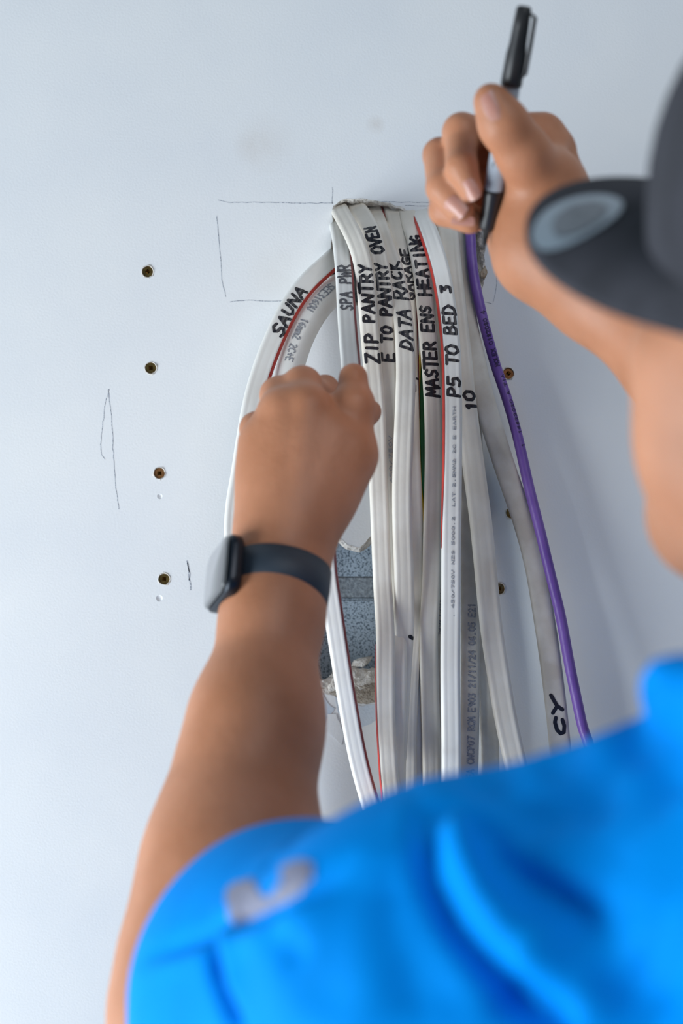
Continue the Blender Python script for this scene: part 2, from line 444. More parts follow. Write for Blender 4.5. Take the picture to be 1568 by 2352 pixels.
block(200, 1500, 1323, 1376, 40.6, M['mortar'], 'mortar_joint')
block(200, 1500, 400, 756, 41, M['concrete'])

link('floor', [(-1.9, .08, 0), (1.9, .08, 0), (1.9, -3.2, 0), (-1.9, -3.2, 0)], [(0, 3, 2, 1)], M['floor'], None, False,
     'bare grey concrete floor', None, None, 'structure')

# ------------------------------------------------------------------ stroke lettering
FONT = {
 'A': [[(0, 0), (.45, 1), (.95, 0)], [(.2, .38), (.78, .38)]], 'B': [[(.05, 0), (.05, 1), (.6, .98), (.75, .78), (.55, .55), (.05, .52)], [(.55, .53), (.9, .28), (.65, .02), (.05, 0)]],
 'C': [[(.9, .85), (.6, 1), (.2, .85), (.05, .5), (.2, .12), (.6, 0), (.92, .15)]], 'D': [[(.05, 0), (.1, 1), (.6, .9), (.9, .5), (.6, .1), (.0, 0)]],
 'E': [[(.85, 1), (.08, 1), (.05, 0), (.88, 0)], [(.06, .52), (.7, .52)]], 'G': [[(.9, .88), (.5, 1), (.1, .7), (.08, .25), (.45, 0), (.85, .12), (.88, .45), (.5, .45)]],
 'H': [[(.05, 0), (.08, 1)], [(.9, 0), (.92, 1)], [(.06, .5), (.9, .5)]], 'I': [[(.5, 0), (.5, 1)]], 'K': [[(.08, 0), (.1, 1)], [(.88, 1), (.1, .45), (.92, 0)]],
 'L': [[(.1, 1), (.06, 0), (.85, 0)]], 'M': [[(0, 0), (.12, 1), (.5, .35), (.85, 1), (1, 0)]], 'N': [[(.04, 0), (.08, 1), (.86, 0), (.92, 1)]],
 'O': [[(.5, 1), (.12, .8), (.05, .35), (.4, 0), (.82, .15), (.94, .6), (.7, .95), (.45, 1)]], 'P': [[(.1, 0), (.08, 1), (.65, .98), (.88, .75), (.6, .48), (.08, .45)]],
 'R': [[(.08, 0), (.08, 1), (.65, .98), (.85, .75), (.55, .5), (.08, .48)], [(.4, .5), (.95, 0)]], 'S': [[(.88, .88), (.5, 1), (.15, .8), (.3, .55), (.75, .42), (.85, .18), (.45, 0), (.05, .15)]],
 'T': [[(0, 1), (1, .98)], [(.5, 1), (.5, 0)]], 'U': [[(.05, 1), (.08, .3), (.4, 0), (.8, .2), (.9, 1)]], 'V': [[(0, 1), (.45, 0), (.95, 1)]],
 'W': [[(0, 1), (.22, 0), (.5, .7), (.76, 0), (1, 1)]], 'X': [[(0, 0), (.95, 1)], [(.05, 1), (.95, 0)]], 'Y': [[(.0, 1), (.45, .5), (.95, 1)], [(.45, .5), (.35, 0)]],
 'Z': [[(.05, 1), (.92, 1), (.05, 0), (.95, 0)]], '0': [[(.5, 1), (.1, .75), (.1, .25), (.5, 0), (.88, .25), (.88, .75), (.5, 1)]], '1': [[(.3, .8), (.55, 1), (.55, 0)]],
 '2': [[(.08, .8), (.45, 1), (.85, .75), (.1, 0), (.92, 0)]], '3': [[(.1, .95), (.85, .95), (.4, .58), (.85, .4), (.7, .05), (.1, .05)]], '4': [[(.7, 0), (.7, 1), (.05, .35), (.95, .35)]],
 '5': [[(.85, 1), (.15, 1), (.1, .55), (.7, .6), (.85, .25), (.5, 0), (.05, .08)]], '6': [[(.8, .95), (.3, .75), (.1, .3), (.45, 0), (.85, .22), (.6, .52), (.12, .35)]],
 '7': [[(.05, 1), (.92, 1), (.35, 0)]], '8': [[(.5, .52), (.15, .75), (.5, 1), (.85, .75), (.5, .52), (.1, .22), (.5, 0), (.9, .22), (.5, .52)]], '9': [[(.85, .65), (.4, .5), (.12, .78), (.5, 1), (.85, .7), (.75, .05)]],
 '.': [[(.4, 0), (.55, .06)]], '/': [[(.1, 0), (.85, 1)]], '+': [[(.1, .5), (.9, .5)], [(.5, .15), (.5, .85)]], '-': [[(.15, .5), (.85, .5)]],
 'm': [[(.05, 0), (.05, .6), (.3, .62), (.5, .5), (.5, 0)], [(.5, .5), (.75, .62), (.95, .5), (.95, 0)]], 'h': [[(.1, 0), (.1, 1)], [(.1, .5), (.5, .62), (.8, .45), (.8, 0)]],
 'a': [[(.8, .6), (.3, .6), (.1, .25), (.4, 0), (.8, .2), (.8, .6), (.85, 0)]], 'r': [[(.2, 0), (.2, .6)], [(.2, .4), (.7, .62)]], 'p': [[(.15, -.3), (.15, .6), (.6, .6), (.8, .3), (.5, 0), (.15, .1)]],
 'i': [[(.5, 0), (.5, .6)], [(.5, .8), (.52, .9)]], 'e': [[(.12, .32), (.85, .34), (.7, .6), (.3, .6), (.12, .3), (.4, 0), (.85, .08)]], '|': [[(.5, -.1), (.5, 1.1)]],
}

# ------------------------------------------------------------------ cables
def spline(keys, step=0.004):
    K = np.array(keys, float)
    n = len(K)
    ext = np.vstack([2 * K[0] - K[1], K, 2 * K[-1] - K[-2]])
    out = []
    for i in range(1, n):
        p0, p1, p2, p3 = ext[i - 1], ext[i], ext[i + 1], ext[i + 2]
        m = max(2, int(np.linalg.norm(p2[:3] - p1[:3]) / step))
        for k in range(m):
            t = k / m
            out.append(.5 * ((2 * p1) + (-p0 + p2) * t + (2 * p0 - 5 * p1 + 4 * p2 - p3) * t ** 2 + (-p0 + 3 * p1 - 3 * p2 + p3) * t ** 3))
    out.append(K[-1]); out = np.array(out)
    for _ in range(3):
        out[1:-1] = .25 * out[:-2] + .5 * out[1:-1] + .25 * out[2:]
    return out

PLACED = []
def lay_over(p, hw, t, label='', ign=()):
    """rest a cable on those already hung behind it: push it towards the room where they would cross"""
    T = np.gradient(p, axis=0); T /= np.linalg.norm(T, axis=1)[:, None]
    w = hw / np.clip(np.abs(T[:, 2]), .5, 1)
    py = 1176 - p[:, 2] / (p[:, 1] + D) * F
    q = p.copy()
    for _ in range(3):
        need = np.zeros(len(p))
        for (o, ow, ot, ol) in PLACED:
            lim = [y_ for t_, *y_ in ign if t_ in ol]
            zz = -o[:, 2]
            ox = np.interp(-q[:, 2], zz, o[:, 0]); oy = np.interp(-q[:, 2], zz, o[:, 1]); oww = np.interp(-q[:, 2], zz, ow)
            ok = (-q[:, 2] >= zz.min()) & (-q[:, 2] <= zz.max())
            u = np.clip(np.abs(q[:, 0] - ox) / (w + oww), 0, 1)
            gap = (t + ot) * 1.06 * np.sqrt(1 - u ** 6)
            if lim: ok &= (py < lim[0][0]) | (py > lim[0][1])
            need = np.maximum(need, np.where(ok & (u < 1), gap - (oy - q[:, 1]), 0))
        need = np.maximum(need, 0) * np.clip((py - 495) / 50, 0, 1)
        m = need.copy()
        for k in range(1, 7): m[k:] = np.maximum(m[k:], need[:-k] * (1 - k / 14)); m[:-k] = np.maximum(m[:-k], need[k:] * (1 - k / 14))
        for _k in range(8): m[1:-1] = .25 * m[:-2] + .5 * m[1:-1] + .25 * m[2:]
        q[:, 1] -= np.maximum(m, 0)
    PLACED.append((q, w, t, label))
    return q

class Cable:
    """flat sheathed cable swept along a hanging path; keys (px, py, mm off the wall[, twist deg])"""
    def __init__(s, name, keys, width, label, cores=3, asp=.42, mat='pvc', groove=.16, cat='cable', rnd=False, nprof=36, ign=()):
        K = []
        for k in keys:
            tw = k[3] if len(k) > 3 else 0.0
            back = 13.0 * min(1.0, max(0.0, (565 - k[1]) / 80.0)) if k[2] > -20 else 0.0   # still inside the wall at the top
            K.append(list(WP(k[0], k[1], k[2] - back)) + [tw])
        A = spline(K)
        p = lay_over(A[:, :3], width / 2000.0, width / 2000.0 * (1 if rnd else asp), label, ign); tw = np.radians(A[:, 3])
        T = np.gradient(p, axis=0); T /= np.linalg.norm(T, axis=1)[:, None]
        N0 = np.tile(np.array([0, -1.0, 0]), (len(p), 1))
        N0 -= T * np.sum(N0 * T, 1)[:, None]; N0 /= np.linalg.norm(N0, axis=1)[:, None]
        W0 = np.cross(N0, T)
        W = W0 * np.cos(tw)[:, None] + N0 * np.sin(tw)[:, None]
        N = np.cross(T, W)
        s.p, s.T, s.W, s.N = p, T, W, N
        s.s = np.concatenate([[0], np.cumsum(np.linalg.norm(np.diff(p, axis=0), axis=1))])
        s.hw = width / 2.0 / 1000.0; s.asp = asp; s.cores = cores; s.groove = groove; s.rnd = rnd
        s.py = 1176 - p[:, 2] / (p[:, 1] + D) * F
        prof = []
        n = nprof
        for k in range(n):
            a = 2 * math.pi * k / n
            if rnd: prof.append((math.cos(a) * s.hw, math.sin(a) * s.hw))
            else:
                v = math.copysign(abs(math.cos(a)) ** .75, math.cos(a))
                prof.append((v * s.hw, math.copysign(s.h(v), math.sin(a)) if abs(math.sin(a)) > 1e-6 else 0.0))
        prof = np.array(prof); m = len(p)
        V = (p[:, None, :] + W[:, None, :] * prof[None, :, 0, None] + N[:, None, :] * prof[None, :, 1, None]).reshape(-1, 3)
        i = np.arange(m - 1)[:, None] * n; j = np.arange(n)[None, :]; j2 = (j + 1) % n
        Q = np.stack([i + j, i + j2, i + n + j2, i + n + j], -1).reshape(-1, 4)
        faces = Q.tolist() + [list(range(n - 1, -1, -1)), [(m - 1) * n + k for k in range(n)]]
        s.obj = link(name, up(V), faces, M[mat], None, True, label, cat, 'cables hanging out of the wall opening')
    def h(s, v):
        """front height of the sheath at v in -1..1"""
        if s.rnd: return s.hw * math.sqrt(max(0, 1 - v * v))
        v = max(-1, min(1, v))
        b = s.hw * s.asp * (1 - abs(v) ** 4.5) ** .5
        if s.cores > 1: b *= 1 - s.groove * (0.5 + .5 * math.cos(2 * math.pi * (v * .94 * s.cores / 2 + (0.5 if s.cores % 2 else 0.0)))) ** 2
        return b
    def at(s, sv, v, eps=.00018):
        i = np.interp(sv, s.s, np.arange(len(s.s))); k = int(min(max(i, 0), len(s.s) - 2)); f = i - k
        g = lambda A: A[k] * (1 - f) + A[k + 1] * f
        return g(s.p) + g(s.W) * v * s.hw + g(s.N) * (s.h(v) + eps)
    def s_at_py(s, py):
        return float(np.interp(py, s.py, s.s)) if s.py[-1] > s.py[0] else 0.0
    def stripe(s, v0, v1, mat='red', py0=None, py1=None, label=None):
        a = s.s_at_py(py0) if py0 else 0; b = s.s_at_py(py1) if py1 else s.s[-1]
        m = max(4, int((b - a) / .005)); nn = 5
        vs = []; fs = []
        for i in range(m + 1):
            for k in range(nn):
                v = v0 + (v1 - v0) * k / (nn - 1)
                vs.append(up(s.at(a + (b - a) * i / m, v, .00025)))
        for i in range(m):
            for k in range(nn - 1): fs.append((i * nn + k, i * nn + k + 1, (i + 1) * nn + k + 1, (i + 1) * nn + k))
        mb = MB(); mb.add(vs, fs); return mb.link('stripe', M[mat], s.obj)
    def edge_stripe(s, side, mat='red', t=.36, py0=None, py1=None):
        """coloured band wrapped round one edge of the sheath"""
        a = s.s_at_py(py0) if py0 else 0; b = s.s_at_py(py1) if py1 else s.s[-1]
        m = max(4, int((b - a) / .005)); nn = 8; vs = []; fs = []
        for i in range(m + 1):
            sv = a + (b - a) * i / m
            idx = np.interp(sv, s.s, np.arange(len(s.s))); k0 = int(min(idx, len(s.s) - 2)); f = idx - k0
            g = lambda A: A[k0] * (1 - f) + A[k0 + 1] * f
            for k in range(nn):
                an = -math.pi * .42 + math.pi * .84 * k / (nn - 1)
                tp = t * min(1.0, .12 + (i if py0 else 99) / 14.0, .12 + ((m - i) if py1 else 99) / 14.0)   # the band runs out of sight round the edge
                v = side * (1 - tp * (1 - math.cos(an)))
                hh = s.h(v) * (1 if an > 0 else -1)
                vs.append(up(g(s.p) + g(s.W) * (v * s.hw + side * .0003) + g(s.N) * (hh + math.copysign(.00025, an))))
        for i in range(m):
            for k in range(nn - 1): fs.append((i * nn + k, i * nn + k + 1, (i + 1) * nn + k + 1, (i + 1) * nn + k))
        mb = MB(); mb.add(vs, fs); return mb.link('stripe', M[mat], s.obj)
    def text(s, txt, py0, py1, v0=-.72, v1=.72, stroke=1.5, mat='ink', down=False, name='marker_lettering', slant=.16, jit=.07, fill=.84):
        """letters run from py0 to py1; tops towards the left edge (reading upwards) unless down"""
        a = s.s_at_py(py0); b = s.s_at_py(py1); n = len(txt); cell = (b - a) / n
        mb = MB(); hwid = stroke * (1.28 if mat in ('ink', 'faded_ink') else 1.0) / 2000.0
        vm, vh = (v0 + v1) / 2, (v1 - v0) / 2
        lev = [0]     # strokes lie over one another like successive passes of ink
        def put(q):   # q = (s, w in metres)
            return up(s.at(q[0], max(-.985, min(.985, q[1] / s.hw)), .00015 + .00004 * (lev[0] % 6)))
        for i, ch in enumerate(txt):
            if ch == ' ' or ch not in FONT: continue
            dx, dy = rng.normal(0, jit, 2); sc_ = 1 + rng.normal(0, jit)
            for line in FONT[ch]:
                q = []
                for x, y in line:
                    xx = a + cell * (i + (1 - fill) / 2 + fill * ((x - .5) * sc_ + .5) + slant * (y - .5))
                    yy = (y - .5) * 2 * sc_ + dy
                    w = (vm - yy * vh) if not down else (vm + yy * vh)
                    q.append(np.array([xx, w * s.hw]))
                for u, w in zip(q[:-1], q[1:]):
                    Lg = np.linalg.norm(w - u); m = max(1, int(Lg / .0009))
                    if Lg < 1e-7: continue
                    t = (w - u) / Lg; nv = np.array([-t[1], t[0]]) * hwid
                    vs = []; lev[0] += 1
                    for k in range(m + 1):
                        c = u + (w - u) * k / m
                        vs += [put(c + nv * h_) for h_ in (-1, -.5, 0, .5, 1)]
                    mb.add(vs, [(5 * k + h_, 5 * k + 5 + h_, 5 * k + 6 + h_, 5 * k + 1 + h_) for k in range(m) for h_ in range(4)])
                    for c in (u, w):
                        lev[0] += 1
                        dsk = [put(c)] + [put(c + hwid * f_ * np.array([math.cos(z * math.pi / 4), math.sin(z * math.pi / 4)])) for f_ in (.5, 1) for z in range(8)]
                        mb.add(dsk, [(0, 1 + z, 1 + (z + 1) % 8) for z in range(8)] + [(1 + z, 9 + z, 9 + (z + 1) % 8, 1 + (z + 1) % 8) for z in range(8)])
        if mb.v: return mb.link(name, M[mat], s.obj, smooth=False)

LOW = 2650
C = {}
# hung from back to front
C['e2'] = Cable('earth_wire', [(1066, 640, -25), (1068, 760, 2), (1072, 850, 10), (1080, 915, 16), (1090, 955, 16), (1096, 1020, 8), (1094, 1120, 4), (1090, 1200, 4)], 6.2,
    'thin yellow earth wire peeking out beside the cable marked 10', mat='yellow', rnd=True, cat='wire', nprof=16)
C['e2'].stripe(.5, .98, 'green')
C['round'] = Cable('round_cable', [(786, 656, -25), (772, 664, 2), (740, 692, 12), (712, 730, 20), (690, 772, 26), (674, 815, 30), (662, 860, 34), (652, 930, 36), (648, 1050, 38), (650, 1300, 36), (650, 1600, 34), (650, 1900, 34), (655, LOW, 32)], 21,
    'thick round white cable printed 16mm curving out beside the sauna cable', mat='pvc_cool', rnd=True, cat='cable')
C['round'].text('16mm2 2C+E', 748, 842, -.42, .12, 1.0, 'print', down=True, name='print', jit=.01, slant=0)
C['round'].text('SEE3160U', 676, 732, -.5, .05, 1.0, 'print', down=True, name='print', jit=.01, slant=0)
C['sauna'] = Cable('electrical_cable', [(784, 570, -25), (766, 594, 4), (735, 622, 14), (700, 656, 22), (664, 708, 30), (628, 782, 38), (600, 856, 44), (580, 930, 50), (566, 1010, 54), (554, 1090, 58), (541, 1170, 60), (540, 1260, 62), (560, 1400, 60), (600, 1600, 55), (640, 1900, 50), (660, LOW, 45)], 15.5,
    'white flat cable with red edge bowing left behind the fist, inked SAUNA', mat='pvc_cool')
C['sauna'].edge_stripe(1, 'red', .34); C['sauna'].text('SAUNA', 772, 664, -.45, .62, 1.8)
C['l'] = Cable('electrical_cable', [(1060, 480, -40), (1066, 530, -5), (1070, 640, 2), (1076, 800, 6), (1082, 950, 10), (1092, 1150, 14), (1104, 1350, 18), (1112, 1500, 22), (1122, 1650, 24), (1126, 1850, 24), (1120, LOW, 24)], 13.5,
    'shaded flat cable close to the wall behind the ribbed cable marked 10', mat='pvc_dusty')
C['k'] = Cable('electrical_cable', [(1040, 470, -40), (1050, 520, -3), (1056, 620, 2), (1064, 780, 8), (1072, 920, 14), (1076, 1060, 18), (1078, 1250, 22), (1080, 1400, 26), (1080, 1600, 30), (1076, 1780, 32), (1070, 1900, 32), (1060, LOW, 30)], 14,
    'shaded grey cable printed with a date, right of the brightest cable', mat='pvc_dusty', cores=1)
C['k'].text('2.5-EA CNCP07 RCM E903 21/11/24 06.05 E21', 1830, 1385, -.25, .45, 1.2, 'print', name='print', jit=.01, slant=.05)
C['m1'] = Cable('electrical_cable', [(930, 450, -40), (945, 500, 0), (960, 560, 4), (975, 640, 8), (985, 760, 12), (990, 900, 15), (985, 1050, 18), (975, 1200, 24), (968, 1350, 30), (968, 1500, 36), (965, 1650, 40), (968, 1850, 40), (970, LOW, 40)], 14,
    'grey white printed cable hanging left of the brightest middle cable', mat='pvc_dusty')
C['m1'].text('IEC 2X2.5 A5 NZS 5000.2 450/750', 1800, 1420, -.3, .2, .7, 'faint_print', name='print', jit=.01, slant=0)
C['h'] = Cable('electrical_cable', [(838, 440, -40), (856, 476, -2), (870, 515, 6), (886, 556, 10), (900, 600, 12), (916, 700, 14), (925, 850, 18), (934, 1000, 20), (958, 1200, 22), (966, 1400, 24), (960, 1600, 24), (955, 1850, 26), (950, LOW, 26)], 13.4,
    'white flat cable with a partly hidden inked word, behind the oven cable', mat='pvc')
C['h'].edge_stripe(1, 'dark_red', .28); C['h'].text('C5L', 585, 515, .0, .9, 1.3)
C['e1'] = Cable('earth_wire', [(975, 640, -25), (975, 720, 0), (971, 800, 12), (968, 880, 24), (968, 960, 32), (969, 1050, 34), (972, 1130, 30), (980, 1220, 18), (990, 1320, 10), (992, 1450, 6)], 6.2,
    'thin green and yellow earth wire left of the heating cable', mat='green', rnd=True, cat='wire', nprof=16)
C['e1'].stripe(-.98, -.45, 'yellow')
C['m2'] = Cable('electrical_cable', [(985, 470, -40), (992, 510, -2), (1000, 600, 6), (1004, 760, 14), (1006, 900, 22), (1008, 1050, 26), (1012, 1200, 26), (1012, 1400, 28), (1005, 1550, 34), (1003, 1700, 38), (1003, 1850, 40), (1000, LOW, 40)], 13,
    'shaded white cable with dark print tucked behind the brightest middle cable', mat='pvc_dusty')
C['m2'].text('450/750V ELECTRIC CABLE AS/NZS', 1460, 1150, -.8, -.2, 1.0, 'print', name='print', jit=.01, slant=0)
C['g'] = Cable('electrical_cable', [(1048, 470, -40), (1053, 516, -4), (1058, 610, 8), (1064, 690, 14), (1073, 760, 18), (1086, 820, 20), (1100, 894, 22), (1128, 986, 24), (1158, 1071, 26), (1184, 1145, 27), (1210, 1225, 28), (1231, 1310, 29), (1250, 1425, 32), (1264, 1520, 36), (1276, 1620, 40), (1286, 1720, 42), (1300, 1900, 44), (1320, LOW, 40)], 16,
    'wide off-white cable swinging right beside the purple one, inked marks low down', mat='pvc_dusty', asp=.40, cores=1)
C['g'].text('CY', 1690, 1596, -.35, .5, 2.2, slant=.2)
C['purple'] = Cable('round_cable', [(1062, 500, -45), (1073, 600, -12), (1081, 645, 0), (1092, 690, 9), (1108, 748, 16), (1131, 822, 20), (1162, 910, 24), (1189, 1005, 28), (1213, 1116, 30), (1240, 1225, 32), (1267, 1335, 36), (1287, 1415, 40), (1310, 1540, 46), (1334, 1655, 50), (1370, 1850, 52), (1400, LOW, 45)], 7.9,
    'purple round data cable, rightmost of the bundle', mat='purple', rnd=True, nprof=20)
C['purple'].text('MOLEX 0182080 4', 842, 716, -.15, .62, .8, 'purple_print', name='print', jit=.01, slant=0)
C['purple'].text('1  16622020 A TIA', 1030, 862, .3, .8, .7, 'purple_print', name='print', jit=.01, slant=0)
C['garage'] = Cable('electrical_cable', [(886, 436, -40), (898, 476, 0), (909, 520, 12), (920, 566, 19), (928, 600, 22), (935, 656, 24), (939, 720, 27), (941, 800, 28), (942, 900, 30), (943, 1000, 34), (947, 1120, 38), (953, 1250, 40), (955, 1400, 42), (944, 1520, 46), (938, 1650, 48), (936, 1850, 50), (930, LOW, 45)], 12.6,
    'white flat cable with a brown edge line, inked GARAGE', mat='pvc')
C['garage'].edge_stripe(1, 'dark_red', .25, None, 960); C['garage'].text('GARAGE', 692, 574, -.3, .7, 1.4)
C['garage'].text('-1', 905, 860, .2, .9, 1.3)
C['f'] = Cable('electrical_cable', [(1008, 450, -40), (1018, 500, 0), (1026, 540, 10), (1034, 620, 20), (1045, 710, 27), (1055, 800, 32), (1062, 880, 35), (1068, 935, 36), (1080, 1020, 38), (1092, 1108, 40), (1104, 1200, 42), (1113, 1290, 44), (1128, 1440, 50), (1146, 1560, 56), (1163, 1660, 60), (1192, 1790, 62), (1240, 1990, 60), (1300, LOW, 50)], 16.5,
    'broad white ribbed cable marked 10, curving right at the bottom', mat='pvc')
C['f'].text('10', 948, 898, .0, .9, 1.8)
C['master'] = Cable('electrical_cable', [(918, 440, -40), (931, 482, 2), (946, 530, 14), (957, 569, 21), (969, 631, 28), (976, 690, 32), (982, 760, 36), (988, 830, 38), (993, 900, 40), (996, 980, 42), (996, 1080, 44), (993, 1200, 46), (990, 1320, 46), (983, 1450, 44), (985, 1600, 42), (990, 1850, 42), (990, LOW, 42)], 13.6,
    'white flat cable inked MASTER ENS HEATING', mat='pvc')
C['master'].text('MASTER ENS HEATING', 912, 546, -.66, .62, 1.7)
C['bedroom'] = Cable('electrical_cable', [(945, 450, -40), (962, 492, 0), (986, 556, 18), (1007, 617, 30), (1021, 680, 38), (1030, 742, 44), (1036, 810, 50), (1038, 876, 54), (1039, 966, 58), (1038, 1080, 62), (1036, 1227, 66), (1035, 1400, 70), (1034, 1540, 74), (1036, 1700, 78), (1036, 1850, 80), (1034, LOW, 70)], 14.2,
    'brightest white flat cable with red left edge, inked P5 TO BED 3', mat='pvc_cool')
C['bedroom'].edge_stripe(-1, 'red', .30, None, 1260); C['bedroom'].text('P5 TO BED 3', 914, 655, -.52, .66, 1.7)
C['bedroom'].text('. 450/750V NZS 5000.2 FLAT 2.5MM2 2C E EARTH', 1420, 935, .0, .30, .6, 'faint_print', name='print', jit=.01, slant=0)
C['spa'] = Cable('electrical_cable', [(756, 440, -45), (768, 492, -6), (780, 536, 16), (787, 590, 34), (791, 640, 50), (794, 700, 66), (799, 770, 90), (806, 850, 130), (808, 930, 158), (796, 1030, 160), (772, 1130, 150), (750, 1220, 138), (750, 1300, 122), (764, 1400, 106), (782, 1520, 94), (802, 1640, 86), (826, 1760, 80), (860, 1880, 78), (900, 2020, 76), (960, LOW, 60)], 13.2,
    'white flat cable gripped by the left hand, inked SPA PWR', mat='pvc_cool')
C['spa'].text('SPA PWR', 720, 614, -.6, .72, 1.4, 'faded_ink'); C['spa'].edge_stripe(1, 'dark_red', .30)
C['rack'] = Cable('electrical_cable', [(850, 470, -40), (868, 530, 6), (886, 578, 18), (903, 620, 30), (914, 660, 38), (923, 710, 46), (929, 770, 54), (932, 850, 60), (930, 930, 64), (926, 1020, 66), (923, 1120, 66), (924, 1220, 66), (928, 1330, 64), (928, 1440, 62), (921, 1560, 62), (912, 1716, 62), (904, 1880, 60), (890, LOW, 55)], 14.4,
    'white flat cable with slanting inked words DATA RACK', mat='pvc')
C['rack'].text('DATA RACK', 806, 604, -.5, .72, 1.6, slant=.35)
C['rack'].text('I', 1475, 1450, .6, .9, 2.2)
C['oven'] = Cable('electrical_cable', [(804, 440, -40), (816, 474, 0), (834, 501, 12), (851, 537, 22), (863, 575, 29), (872, 612, 34), (880, 672, 40), (885, 740, 45), (890, 832, 50), (894, 930, 52), (897, 1040, 52), (902, 1200, 50), (908, 1400, 46), (908, 1600, 44), (900, 1850, 44), (900, LOW, 40)], 13.8,
    'white flat cable inked E TO PANTRY OVEN', mat='pvc', ign=(('DATA RACK', 650, 1500),))
C['oven'].text('E TO PANTRY OVEN', 832, 528, -.55, .66, 1.7)
C['oven'].text('450/750V', 1110, 1000, -.2, .15, .6, 'faint_print', name='print', jit=.01, slant=0)
C['pantry'] = Cable('electrical_cable', [(764, 448, -40), (778, 484, 0), (800, 530, 16), (822, 578, 26), (834, 622, 34), (840, 672, 40), (846, 740, 46), (853, 820, 52), (860, 900, 56), (865, 980, 58), (868, 1080, 60), (872, 1190, 62), (878, 1338, 62), (884, 1450, 62), (883, 1540, 62), (884, 1650, 62), (890, 1760, 62), (896, 1900, 62), (900, LOW, 55)], 13.6,
    'white flat cable beside the thumb, inked ZIP PANTRY', mat='pvc', ign=(('SPA PWR', 640, 1700), ('DATA RACK', 640, 1350)))
C['pantry'].text('ZIP PANTRY', 836, 610, -.55, .72, 1.7); C['pantry'].edge_stripe(-1, 'red', .22, 1480, 2200)

